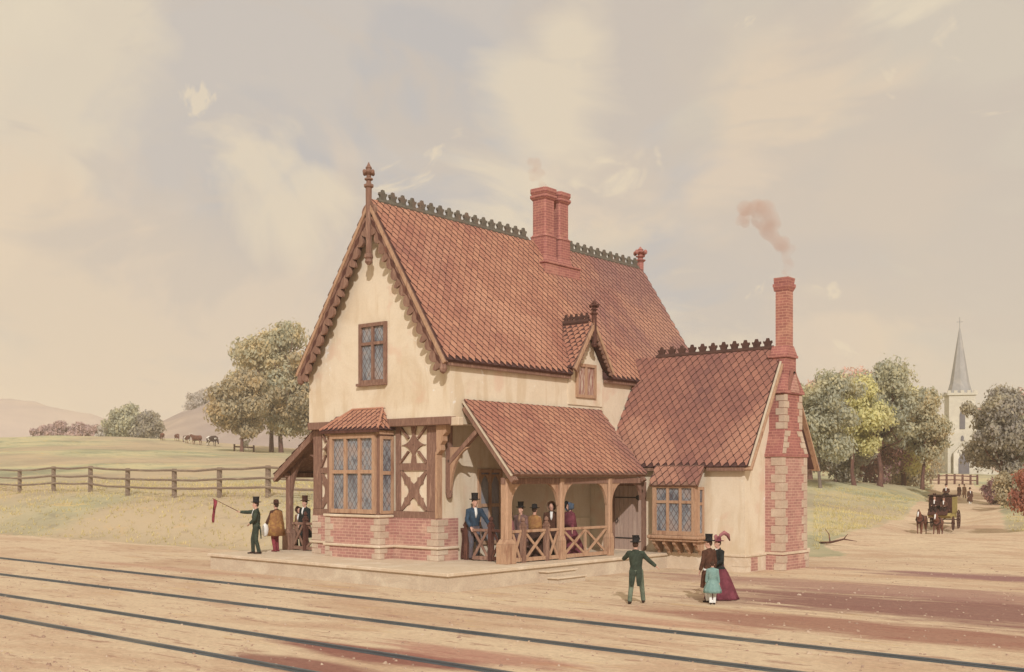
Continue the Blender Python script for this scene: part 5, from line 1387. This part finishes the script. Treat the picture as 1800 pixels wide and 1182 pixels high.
            b.tube([V((lx*.7,ly*.7+.118,1.20)), V((lx*.9,ly*.9+.132,1.32)), V((lx,ly+.098,1.43)), V((lx,ly+.072,1.49))], [(.02,.02),(.042,.022),(.046,.02),(.05,.02)], 8, flat=(1,0,0)); b.build('shirt_front', m, e, local=True, smooth=True)
        elif g == 'cravat':
            b.tube([sh + V((-.05,.055,.055)), sh + V((0,.08,.055)), sh + V((.05,.055,.055))], .022, 8); b.ball(sh + V((0,.085,.045)), (.03,.02,.025), 8, 6); b.build('cravat', m, e, local=True, remesh=.012)
        elif g == 'tunic':
            b.loft([(0,-.02,.48,.37,.32),(0,-.02,.60,.36,.31),(0,0,.84,.27,.22),(0,0,1.0,.17,.13),(0,0,1.06,.15,.11)], 40, fold=.035, nf=10); b.build('tunic', m, e, local=True, smooth=True)
    return e, arms

def hold(e, lp):            # a point in the person's own space, in the world
    s = e.scale[0]; c, n = math.cos(e.rotation_euler.z), math.sin(e.rotation_euler.z); x, y, z = (v*s for v in lp)
    return V((e.location.x + x*c - y*n, e.location.y + x*n + y*c, e.location.z + z))

LEFT = (-RT.x, -RT.y); AWAY = (FW.x, FW.y); NEAR = (-FW.x, -FW.y); RIGHT = (RT.x, RT.y)
def mixd(a, b, t): return (a[0]*(1-t)+b[0]*t, a[1]*(1-t)+b[1]*t)

# signalman with his flag
e, arms = person('signalman in dark green tailcoat and top hat holding out a red flag', (-10.75,1.55,FL), mixd(LEFT, NEAR, .18), 1.86, rh=(.10,.55,1.40), lh=(-.14,.20,1.02), rf=(.10,.10), lf=(-.09,-.10), pole_r=(.2,-.1,-1), pole_l=(-.9,-.5,0),
    wear=(('trousers',green_coat),('shoes',boot),('tailcoat',green_coat),('shirt_front',white_paint),('top_hat',black_felt)))
hp0 = hold(e, (.10,.57,1.41)); hp1 = V((-12.05,.95,2.66))
k = hold(e, (.10, 1.42, 1.86)); d = (k-hp0)
fl = empty('signal_flag', hp0); tag(fl, 'red signal flag hanging from a long thin stick on the platform end', 'flag')
b = MB(); b.tube([hp0 - d*.10, hp0, k], [.014,.014,.008], 6); b.build('flag_stick', bark, fl)
b = MB(); vs = []
dn = d.normalized(); top = k - dn*.02
for i in range(7):
    for j in range(5):
        u = j/4; v = i/6; ln = .62 + .28*math.sin(u*5+1)
        p = top - dn*(.16*u*(1-.35*v)) + V((.03*math.sin(v*5+u*6), .03*math.cos(v*4+u*7), -ln*v - .10*u*0)); vs.append(p)
b.add(vs, [(i*5+j, i*5+j+1, (i+1)*5+j+1, (i+1)*5+j) for i in range(6) for j in range(4)])
o = b.build('flag_cloth', crimson, fl, smooth=True); md = o.modifiers.new('t', 'SOLIDIFY'); md.thickness = .012

e, arms = person('man in long mustard cape and red stockings holding a white bag by the left porch', (-11.15,2.75,FL), mixd(LEFT, AWAY, .45), 1.80, lh=(-.30,.22,.92),
    wear=(('trousers',crimson),('shoes',crimson),('jacket',brown_coat),('cape',mustard),('low_hat',brown_felt)))
hb = hold(e, (-.36,.16,.86)); b = MB(); b.ball(hb + V((0,0,-.10)), (.13,.15,.24), 12, 9); b.tube([hb + V((-.05,0,.1)), hb + V((0,0,.18)), hb + V((.05,0,.1))], .014, 6)
tag(b.build('cloth_bag', white_paint, None, remesh=.025), 'white cloth bag hanging beside the mustard cape', 'bag')
person('small figure in tan with white collar behind the left porch railing', (-11.76,4.35,FL), mixd(LEFT, NEAR, .6), 1.55,
    wear=(('trousers',dark_brown),('shoes',boot),('frock_coat',tan_cloth),('shirt_front',white_paint),('cravat',white_paint),('bonnet',brown_felt)))
person('man in an open dark coat and brown top hat behind the left porch railing', (-11.30,4.22,FL), mixd(LEFT, NEAR, .55), 1.86,
    wear=(('trousers',grey_green_mix),('shoes',boot),('frock_coat',black_cloth),('shirt_front',white_paint),('top_hat',brown_felt)))
# the man in blue at the gate
person('man in blue coat and black top hat leaning on the half open porch gate', (-2.90,4.36,FL), mixd(NEAR, RIGHT, .32), 2.02, rh=(.20,.27,.94), lh=(-.44,.22,.93), lean=(0,.06), rf=(.10,.02), lf=(-.10,.04), pole_r=(1,-.5,0), pole_l=(-1,-.5,0),
    wear=(('trousers',blue_trouser),('shoes',boot),('tailcoat',blue_coat),('shirt_front',white_paint),('cravat',crimson),('top_hat',black_felt)))
# the passengers under the porch roof
person('person in a pink shawl half hidden behind the thick corner post of the porch', (-1.75,4.80,FL), LEFT, 1.62, wear=(('skirt',maroon),('shoes',boot),('shawl',pink_cloth),('bonnet',mauve_brown)))
person('man in mauve brown coat with a dark top hat behind the porch railing', (-1.62,5.25,FL), mixd(NEAR, LEFT, .35), 1.76, wear=(('trousers',dark_brown),('shoes',boot),('frock_coat',mauve_brown),('shirt_front',tan_cloth),('top_hat',black_felt)))
person('person in bright mustard shawl and black hat behind the steps gate', (-1.42,5.72,FL), mixd(AWAY, RIGHT, .35), 1.74, wear=(('skirt',dark_brown),('shoes',boot),('shawl',mustard),('low_hat',black_felt)))
person('woman in brown jacket with white front and straw bonnet behind the porch railing', (-1.35,6.55,FL), mixd(NEAR, LEFT, .1), 1.84, wear=(('skirt',dark_brown),('shoes',boot),('jacket',brown_coat),('shirt_front',white_paint),('bonnet',straw)))
person('woman in maroon shawl and blue bonnet, right of the middle porch post', (-1.42,7.65,FL), mixd(LEFT, NEAR, .35), 1.82, wear=(('skirt',maroon),('shoes',boot),('jacket',maroon),('shawl',maroon),('bonnet',blue_silk),('bow',blue_silk)))
# outside, in front of the wing
person('man in green tailcoat and black top hat with arms spread in the yard', (5.55,1.25,0), mixd(AWAY, RIGHT, .22), 1.62, rh=(.56,.16,1.02), lh=(-.20,.24,1.40), rf=(.17,.20), lf=(-.16,-.16), lean=(-.02,.03), pole_r=(.5,-.4,-1), pole_l=(-1,-.1,-.9),
    wear=(('trousers',green_trouser),('shoes',boot),('tailcoat',green_coat),('top_hat',black_felt)))
e, arms = person('man in long brown frock coat and white trousers beside the lady in the yard', (6.85,2.72,0), mixd(AWAY, LEFT, .45), 1.64, rh=(.24,.04,.88), lh=(-.25,.10,.90), lean=(0,.0), look=.6, rf=(.08,.04), lf=(-.07,-.04),
    wear=(('trousers',white_paint),('shoes',boot),('frock_coat',brown_coat),('top_hat',black_felt)))
person('small child in a pale teal dress and white pantaloons close to the man in brown', (7.16,2.36,0), mixd(AWAY, RIGHT, .2), 1.10, rf=(.07,.02), lf=(-.07,-.02),
    wear=(('trousers',white_paint),('shoes',boot),('tunic',teal),('jacket',teal)))
person('lady in full maroon skirt, black jacket and pink plumed hat in the yard', (6.72,3.50,0), mixd(LEFT, NEAR, .30), 1.60, rh=(.16,.30,1.02), lh=(-.14,.30,1.04), lean=(0,.04),
    wear=(('skirt',maroon),('shoes',boot),('jacket',black_cloth),('cravat',white_paint),('low_hat',maroon),('plume',pink_cloth)))

# ------------------------------------------------------------------ horses and carriage
horse_coat = wash('chestnut_coat', [(128,74,52),(104,58,44),(144,86,58)], 2.5, 0.7, grain=0.1)
cow_red = wash('red_cow_hide', [(122,72,52),(104,60,46),(136,84,60)], 1.5, 0.85)
def pied(name, a, bb, th):
    def f(t, vec, c, tc):
        n = t.noise(vec, 1.6, 2, .5, .3, None, (th*9, 2, 1)); return t.mix(t.ramp(n, [(th,0.0),(th+.03,1.0)]), c, pig(bb))
    return wash(name, [a, tuple(int(v*.85) for v in a)], 1.5, 0.85, extra=f)
cow_pied = pied('brown_and_white_hide', (110,64,48), (226,214,198), .54); cow_dark = pied('dark_and_white_hide', (76,52,46), (226,214,198), .58); cow_white = wash('white_hide', [(226,216,202),(212,200,184)], 1.5, .9)
def quadruped(b, L, hb, rb, neck, head, legr, step=(0,0,0,0), tail=True):
    """trunk along +y. L = trunk length, hb = back height, rb = girth radius"""
    zc = hb - rb
    b.tube([(0,-L*.52,zc+rb*.25),(0,-L*.42,zc+rb*.10),(0,-L*.2,zc),(0,L*.1,zc-rb*.05),(0,L*.35,zc+rb*.02),(0,L*.50,zc+rb*.15)], [(rb*.35,rb*.4),(rb*.80,rb*.85),(rb*.86,rb*.88),(rb*.92,rb*1.0),(rb*.80,rb*1.0),(rb*.45,rb*.6)], 14, flat=(1,0,0))
    b.tube([(0,L*.36,zc+rb*.35)] + neck, [rb*.72] + [rb*.72*(1-.42*(i+1)/len(neck)) for i in range(len(neck))], 10)
    b.tube([neck[-1]] + head, [rb*.36] + [rb*.36*(1-.5*(i+1)/len(head)) for i in range(len(head))], 10)
    for k in (1,-1):
        fx = k*rb*.52
        sf, sh_ = (step[0], step[2]) if k > 0 else (step[1], step[3])
        b.tube([(fx,L*.36,zc-rb*.2),(fx,L*.35+sf*.3,zc-rb*.95),(fx,L*.37+sf*.7,hb*.28),(fx,L*.36+sf,hb*.07),(fx,L*.385+sf,.0)], [legr*2.0,legr*1.35,legr*.95,legr*.75,legr*1.15], 9)      # fore leg
        b.tube([(fx,-L*.38,zc),(fx,-L*.30+sh_*.2,zc-rb*.75),(fx,-L*.46+sh_*.6,hb*.32),(fx,-L*.42+sh_,hb*.08),(fx,-L*.395+sh_,.0)], [legr*2.8,legr*1.8,legr*1.05,legr*.75,legr*1.15], 9)   # hind leg with hock
        b.tube([V(neck[-1]) + V((k*rb*.14,0,rb*.22)), V(neck[-1]) + V((k*rb*.2,0,rb*.62))], [rb*.12,rb*.03], 6)     # ears
    if tail: b.tube([(0,-L*.50,hb-rb*.45),(0,-L*.58,hb*.72),(0,-L*.58,hb*.42)], [rb*.13,rb*.17,rb*.05], 7)
d0 = at(1672,72); d1 = at(1636,66)
trav = V((d1.x-d0.x, d1.y-d0.y, 0)).normalized(); perp = V((-trav.y, trav.x, 0)); trz = math.atan2(-trav.x, trav.y)
def horse(label, p, step):
    e = empty('horse', (p.x,p.y,gz(p.x,p.y)), trz, .80); tag(e, label, 'horse', 'pair of carriage horses')
    b = MB(); quadruped(b, 1.65, 1.56, .33, [(0,.86,1.50),(0,1.0,1.82)], [(0,1.16,1.72),(0,1.34,1.42)], .052, step); b.build('body', horse_coat, e, local=True, remesh=.028)
    b = MB(); b.tube([(0,1.00,1.98),(0,.86,1.80),(0,.68,1.56)], [(.03,.06),(.03,.08),(.02,.05)], 7, flat=(1,0,0)); b.build('mane', black_cloth, e, local=True, smooth=True)
    b = MB(); b.tube([(0,1.185,1.83),(0,1.29,1.66),(0,1.375,1.48)], [(.05,.02),(.055,.02),(.035,.02)], 8, flat=(1,0,0)); b.build('blaze', white_paint, e, local=True, smooth=True)
    b = MB(); b.tube([(.20,.50,1.5),(.27,.66,1.2),(0,.84,1.02),(-.27,.66,1.2),(-.20,.50,1.5),(0,.42,1.66),(.20,.50,1.5)], .05, 8); b.build('collar', boot, e, local=True, smooth=True)
    return e
hp_ = d1 + perp*-.0
horse('carriage horse on the left of the pair, head lowered', d1 - perp*-.42*1, (.28,-.10,-.1,.2)); horse('carriage horse on the right of the pair, nearest the lane edge', d1 + perp*-.52, (-.08,.26,.18,-.12))
# the coach, long axis along y
cc = d1 - trav*3.9
K = empty('carriage', (cc.x,cc.y,gz(cc.x,cc.y)), trz, .92); tag(K, 'dark brown horse drawn coach with yellow lower panels and stripes on the lane', 'carriage')
coach_brown = cloth('coach_brown_paint', (96,58,46), (80,48,40), .5); coach_yellow = cloth('coach_yellow_paint', (196,172,84), (176,148,72), .6)
b = MB(); b.prism([(-.72,-1.25,1.05),(-.72,.75,1.05),(-.72,.95,1.5),(-.72,.95,2.25),(-.72,-1.3,2.25),(-.72,-1.35,1.5)], (1.44,0,0)); b.build('coach_body', coach_brown, K, local=True, bevel=.05)
b = MB(); b.box(-.78,.78,-1.42,1.05,2.25,2.34); b.build('coach_roof', dark_brown, K, local=True, bevel=.03)
b = MB(); b.prism([(-.70,-1.15,.78),(-.70,.85,.78),(-.70,1.5,.95),(-.70,1.5,1.16),(-.70,-1.2,1.06)], (1.40,0,0)); b.build('yellow_panel', coach_yellow, K, local=True)
for sx in (-.735, .735):
    for y in (-1.1,-.8,-.5,-.2,.1,.4,.7):
        b = MB(); b.box(min(sx,sx*1.03),max(sx,sx*1.03),y-.045,y+.045,1.1,2.2); b.build('stripe', coach_yellow, K, local=True)
b = MB(); b.box(-.66,.66,.96,1.55,1.28,1.42); b.box(-.66,.66,.92,1.05,1.42,2.0); b.prism([(-.62,1.5,1.3),(-.62,1.95,1.0),(-.62,2.0,1.05),(-.62,1.55,1.36)], (1.24,0,0)); b.build('box_seat', coach_brown, K, local=True)
def wheel(x, y, r):
    b = MB(); n = 28; vs = []
    ring = [V((0, math.cos(2*math.pi*k/n), math.sin(2*math.pi*k/n))) for k in range(n)]
    b.tube([V((x,y,r)) + p*(r-.04) for p in ring] + [V((x,y,r)) + ring[0]*(r-.04)], [(.035,.045)]*(n+1), 6, flat=(1,0,0))
    for k in range(10):
        a = 2*math.pi*k/10; b.tube([(x,y,r), (x,y+math.cos(a)*(r-.05),r+math.sin(a)*(r-.05))], [.028,.02], 5)
    b.tube([(x-.11,y,r),(x+.11,y,r)], .085, 10); b.build('wheel', coach_brown, K, local=True)
for sx in (-.86,.86): wheel(sx,-1.0,.66); wheel(sx,1.15,.48)
b = MB(); b.tube([(-.8,-1.0,.66),(.8,-1.0,.66)], .04, 6); b.tube([(-.8,1.15,.48),(.8,1.15,.48)], .04, 6); b.tube([(0,-1.0,.68),(0,1.2,.66)], .05, 6); b.build('axle_frame', boot, K, local=True)
b = MB(); b.tube([(0,1.2,.6),(0,2.4,.85),(0,5.0,.95)], [.05,.045,.035], 6); b.build('pole', bark, K, local=True)
def seat_on(label, lp, h, wear, face=None):
    p = hold(K, lp); f = face or (trav.x, trav.y)
    e, a = person(label, (p.x,p.y,p.z-.50*h/1.75), f, h, rh=(.14,.40,1.05), lh=(-.14,.40,1.05), rf=(.12,.46), lf=(-.12,.46), wear=wear, far=True); return e
def sit(label, lp, h, coat, hat, cloth2, group=None):
    """seated figure: thighs forward, feet below the knees"""
    p = hold(K, lp); s = h/1.75
    e, a = person(label, (p.x,p.y,p.z-.90*s), (trav.x,trav.y), h, rh=(.14,.42,1.08), lh=(-.14,.42,1.08), rf=(.12,.44), lf=(-.12,.44), wear=(('trousers',cloth2),('jacket',coat),('shirt_front',white_paint),(hat,dark_brown)), far=True)
    return e

# seated riders need bent legs: lift the feet and the body follows
_person = person
def rider(label, lp, h, coat, hat, trous):
    p = hold(K, lp); s = h/1.75
    # hip height .93 s sits on the seat; feet reach .45 below and .45 forward
    f = empty('person', (p.x, p.y, p.z - .93*s), trz, s); tag(f, label, 'person')
    b = MB(); hd = V((0,.02,1.635))
    b.loft([(0,0,.84,.12,.11),(0,0,.93,.17,.13),(0,0,1.05,.15,.11),(0,0,1.22,.17,.12),(0,0,1.36,.185,.11),(0,0,1.44,.12,.08),(0,0,1.48,.06,.06)], 12)
    b.tube([(0,0,1.44),(0,.01,1.56)], .058, 8); b.ball(hd, (.08,.095,.115), 12, 8); b.tube([hd+V((0,.09,.01)), hd+V((0,.115,-.02))], .014, 6)
    for k in (1,-1):
        b.tube([(k*.18,0,1.40),(k*.24,.06,1.15),(k*.12,.34,1.12)], [.055,.045,.03], 8); hand(b, (k*.12,.34,1.12), (-.1*k,1,.1), k)
        b.tube([(k*.09,0,.93),(k*.13,.42,.95),(k*.13,.46,.55),(k*.13,.56,.50)], [.09,.065,.045,.04], 8)
    b.build('body', skin, f, local=True, remesh=.02)
    b = MB(); b.loft([(0,0,.90,.20,.16),(0,0,1.05,.18,.14),(0,0,1.22,.20,.145),(0,0,1.38,.20,.13),(0,0,1.45,.12,.09)], 12)
    for k in (1,-1): b.tube([(k*.17,0,1.40),(k*.24,.06,1.15),(k*.13,.31,1.12)], [.08,.066,.05], 8)
    b.build('coat', coat, f, local=True, remesh=.025)
    b = MB()
    for k in (1,-1): b.tube([(k*.09,-.05,.93),(k*.13,.43,.96),(k*.13,.47,.56)], [.12,.09,.065], 8)
    b.build('trousers', trous, f, local=True, remesh=.025)
    b = MB(); b.tube([(0,.125,1.24),(0,.125,1.40),(0,.07,1.49)], [(.04,.02)]*3, 7, flat=(1,0,0)); b.build('shirt_front', white_paint, f, local=True)
    b = MB()
    if hat == 'top': b.lathe([(.09,0),(.155,.005),(.155,.02),(.095,.02),(.092,.11),(.102,.19),(.02,.195)], hd+V((0,0,.08)), 14)
    else: b.lathe([(.10,-.02),(.15,.0),(.10,.03),(.08,.10),(.02,.13)], hd+V((0,0,.06)), 14)
    b.build('hat', dark_brown, f, local=True, smooth=True); return f
rider('coachman in a dark coat and hat driving the coach, on the left of the box', (.30,1.22,1.42), 1.7, dark_brown, 'top', boot)
rider('passenger with a white shirt front beside the coachman, lower on the box', (-.28,1.22,1.42), 1.55, brown_coat, 'low', boot)
rider('passenger riding on the roof of the coach, behind the coachman', (-.25,.1,2.36), 1.35, brown_coat, 'low', boot)

# people walking on the lane
pw = (('trousers',mauve_brown),('shoes',boot),('frock_coat',brown_coat),('low_hat',brown_felt))
p = at(1686,138); person('left one of two brown clad walkers side by side high on the lane', (p.x,p.y,p.z), NEAR, 1.62, rf=(.1,.14), lf=(-.1,-.12), wear=pw, far=True)
p = at(1695,138); person('right one of two brown clad walkers side by side high on the lane', (p.x,p.y,p.z), NEAR, 1.66, rf=(.1,-.10), lf=(-.1,.14), wear=(('trousers',mauve_brown),('shoes',boot),('frock_coat',tan_cloth),('low_hat',brown_felt)), far=True)
p = at(1705,98); person('lone walker in brown with a white front on the lane, right of the coach', (p.x,p.y,p.z), NEAR, 1.55, rf=(.1,.12), lf=(-.1,-.12), wear=(('trousers',white_paint),('shoes',boot),('frock_coat',brown_coat),('shirt_front',white_paint),('low_hat',brown_felt)), far=True)

# cows on the hill
def cow(label, px, d, mat, rz, s=1.0, grazing=True):
    p = at(px, d); e = empty('cow', (p.x,p.y,p.z), rz, s); tag(e, label, 'cow', 'cows grazing on the hill')
    b = MB()
    if grazing: quadruped(b, 1.75, 1.40, .40, [(0,1.0,1.05),(0,1.22,.72)], [(0,1.32,.50),(0,1.42,.22)], .06, (.1,-.12,.1,-.1))
    else: quadruped(b, 1.75, 1.40, .40, [(0,1.0,1.28),(0,1.18,1.42)], [(0,1.38,1.32),(0,1.58,1.18)], .06, (.1,-.12,.1,-.1))
    b.build('body', mat, e, local=True, remesh=.045)
    for k in (1,-1):
        hb_ = V((0,1.22,.72)) if grazing else V((0,1.18,1.42)); b = MB(); b.tube([hb_ + V((k*.1,0,.18)), hb_ + V((k*.22,.04,.26)), hb_ + V((k*.24,.10,.36))], [.03,.022,.008], 6); b.build('horn', white_paint, e, local=True)
    return e
cow('red brown cow furthest left on the hill, lying low', 285,205, cow_red, 1.2, .95)
cow('red brown cow second from the left on the hill', 311,205, cow_red, -1.9, .95)
cow('brown cow with a white patch, third from the left on the hill', 328,200, cow_pied, 1.4, 1.05)
cow('large red brown cow in the middle of the herd', 346,198, cow_red, 1.7, 1.25, False)
cow('dark cow with white patches, right of the middle of the herd', 372,196, cow_dark, -1.5, 1.3)
cow('white cow on its own beside the hurdle, nearest the big tree', 430,186, cow_white, .5, 1.15, False)

# ------------------------------------------------------------------ sky, sun, camera
SUN_DIR = V((-.68, .73, 0)).normalized()          # where the light travels to
SUN_EL = R(32)
w = bpy.data.worlds.new('World'); scene.world = w; w.use_nodes = True
t = NT(w.node_tree)
out = t.n('ShaderNodeOutputWorld'); bg = t.n('ShaderNodeBackground'); t.l(bg.outputs[0], out.inputs[0])
tc = t.n('ShaderNodeTexCoord'); vec = tc.outputs['Generated']
sky = t.n('ShaderNodeTexSky', sky_type='NISHITA'); sky.sun_disc = False
sky.sun_elevation = SUN_EL; sky.sun_rotation = math.atan2(-SUN_DIR.x, -SUN_DIR.y)
cloud = lin((235,221,195))
def bump_at(d, r):
    """soft spot of radius r (radians) round direction d"""
    dp = t.n('ShaderNodeVectorMath', operation='DOT_PRODUCT'); t.l(vec, dp.inputs[0]); dp.inputs[1].default_value = d
    return t.math('SUBTRACT', 1.0, t.math('DIVIDE', t.math('ARCCOSINE', t.math('MINIMUM', dp.outputs['Value'], 1.0)), r))
def layer(c, colr, amt, scale, th, edge, off, spots=(), stretch=(1,1,1.5), base=-0.2, dist=.7, detail=8, k=.3):
    kk = k
    n = t.noise(vec, scale, detail, 0.55, dist, stretch, off)
    s = None
    for d, r in spots:
        q = t.math('MAXIMUM', bump_at(d, r), base)
        s = q if s is None else t.math('MAXIMUM', s, q)
    k = n if s is None else t.math('ADD', n, t.math('MULTIPLY', s, kk))
    return t.mix(t.ramp(k, [(th, 0.0), (th+edge, amt)]), c, lin(colr))
c = t.mix(0.0, cloud, cloud)

c = layer(c, (222,209,189), 0.85, 1.7, 0.47, 0.18, (1.0,2.0,0.3), [((-0.6886,0.6721,0.2721),0.28),((-0.4610,0.8540,0.2412),0.30),((-0.7921,0.5836,0.1792),0.26),((-0.3191,0.9284,0.1906),0.22)], base=-.5, dist=1.2, k=.34)
c = layer(c, (208,198,184), 0.80, 3.4, 0.49, 0.07, (4.0,1.0,2.3), [((-0.7940,0.5733,0.2021),0.16),((-0.5167,0.8074,0.2848),0.20),((-0.3351,0.9084,0.2500),0.22),((-0.8225,0.5477,0.1535),0.18),((-0.5752,0.7644,0.2911),0.10)], base=-.5, dist=1.0, k=.30)
c = layer(c, (201,194,188), 0.85, 2.6, 0.49, 0.10, (2.0,7.0,1.3), [((-0.6533,0.6914,0.3086),0.20),((-0.7256,0.6534,0.2157),0.17),((-0.4836,0.8651,0.1330),0.14),((-0.5760,0.7339,0.3601),0.12),((-0.7375,0.6008,0.3083),0.16)], base=-.7, dist=0.9, k=.34)
c = layer(c, (190,188,188), 0.65, 4.2, 0.53, 0.08, (2.5,4.0,6.3), [((-0.6471,0.6990,0.3043),0.13),((-0.7344,0.6482,0.2013),0.11),((-0.4966,0.8584,0.1284),0.10),((-0.6778,0.6616,0.3207),0.10)], base=-.7, dist=0.9, k=.30)
c = layer(c, (233,211,184), 0.65, 3.0, 0.54, 0.12, (8.0,3.0,5.3), [((-0.8282,0.5404,0.1484),0.18),((-0.4259,0.8576,0.2884),0.10),((-0.8595,0.5062,0.0708),0.22),((-0.3515,0.9018,0.2514),0.10),((-0.5664,0.7853,0.2499),0.08),((-0.4066,0.9036,0.1351),0.14)], base=-.5, dist=1.0, k=.26)
c = layer(c, (207,195,182), 0.70, 4.5, 0.54, 0.09, (6.0,13.0,2.3), [((-0.3810,0.9028,0.1995),0.22),((-0.7840,0.5835,0.2121),0.14),((-0.5337,0.7894,0.3033),0.14),((-0.3515,0.9018,0.2514),0.12)], base=-.5, dist=1.2, k=.24, stretch=(1,1,2.2))
c = layer(c, (236,220,193), 0.70, 5.0, 0.58, 0.14, (3.0,9.0,4.3), [((-0.7501,0.6172,0.2373),0.08),((-0.6312,0.7401,0.2319),0.08),((-0.7617,0.5901,0.2676),0.07),((-0.5910,0.7452,0.3090),0.08),((-0.4817,0.8718,0.0887),0.12),((-0.5600,0.7442,0.3639),0.05)], base=-.6, dist=0.9, k=.26)
c = layer(c, (236,220,193), 0.7, 9.0, 0.65, 0.04, (5.0,2.0,8.3), [], base=0, dist=1.0)

mixed = t.n('ShaderNodeMix', data_type='RGBA'); mixed.inputs[0].default_value = 0.03
sc_ = t.n('ShaderNodeVectorMath', operation='SCALE'); t.l(sky.outputs[0], sc_.inputs[0]); sc_.inputs['Scale'].default_value = 0.10
t.l(c, mixed.inputs[6]); t.l(sc_.outputs[0], mixed.inputs[7])
t.l(mixed.outputs[2], bg.inputs[0]); bg.inputs[1].default_value = 1.0

sl = bpy.data.lights.new('sun', 'SUN'); sl.energy = 3.1; sl.angle = R(0.6); sl.color = (1.0, 0.965, 0.91)
so = bpy.data.objects.new('sun', sl); col.objects.link(so)
ld = V((SUN_DIR.x*math.cos(SUN_EL), SUN_DIR.y*math.cos(SUN_EL), -math.sin(SUN_EL)))
so.rotation_euler = ld.to_track_quat('-Z', 'Y').to_euler(); so.location = (20,-30,40)

cam = bpy.data.cameras.new('camera'); co = bpy.data.objects.new('camera', cam); col.objects.link(co)
co.location = CAM; co.rotation_euler = (R(90), 0, math.atan2(-FW.x, FW.y))
cam.sensor_width = 36; cam.lens = 39.26; cam.shift_y = 0.1372; cam.clip_end = 3000; cam.clip_start = .1
scene.camera = co
vs_ = scene.view_settings
vs_.view_transform = 'Standard'; vs_.look = 'None'; vs_.gamma = 1; vs_.use_curve_mapping = False; vs_.exposure = -0.06
scene.cycles.max_bounces = 6; scene.cycles.volume_bounces = 1; scene.cycles.diffuse_bounces = 3
scene.cycles.volume_step_rate = 1.0; scene.cycles.volume_max_steps = 128
scene.cycles.use_denoising = True
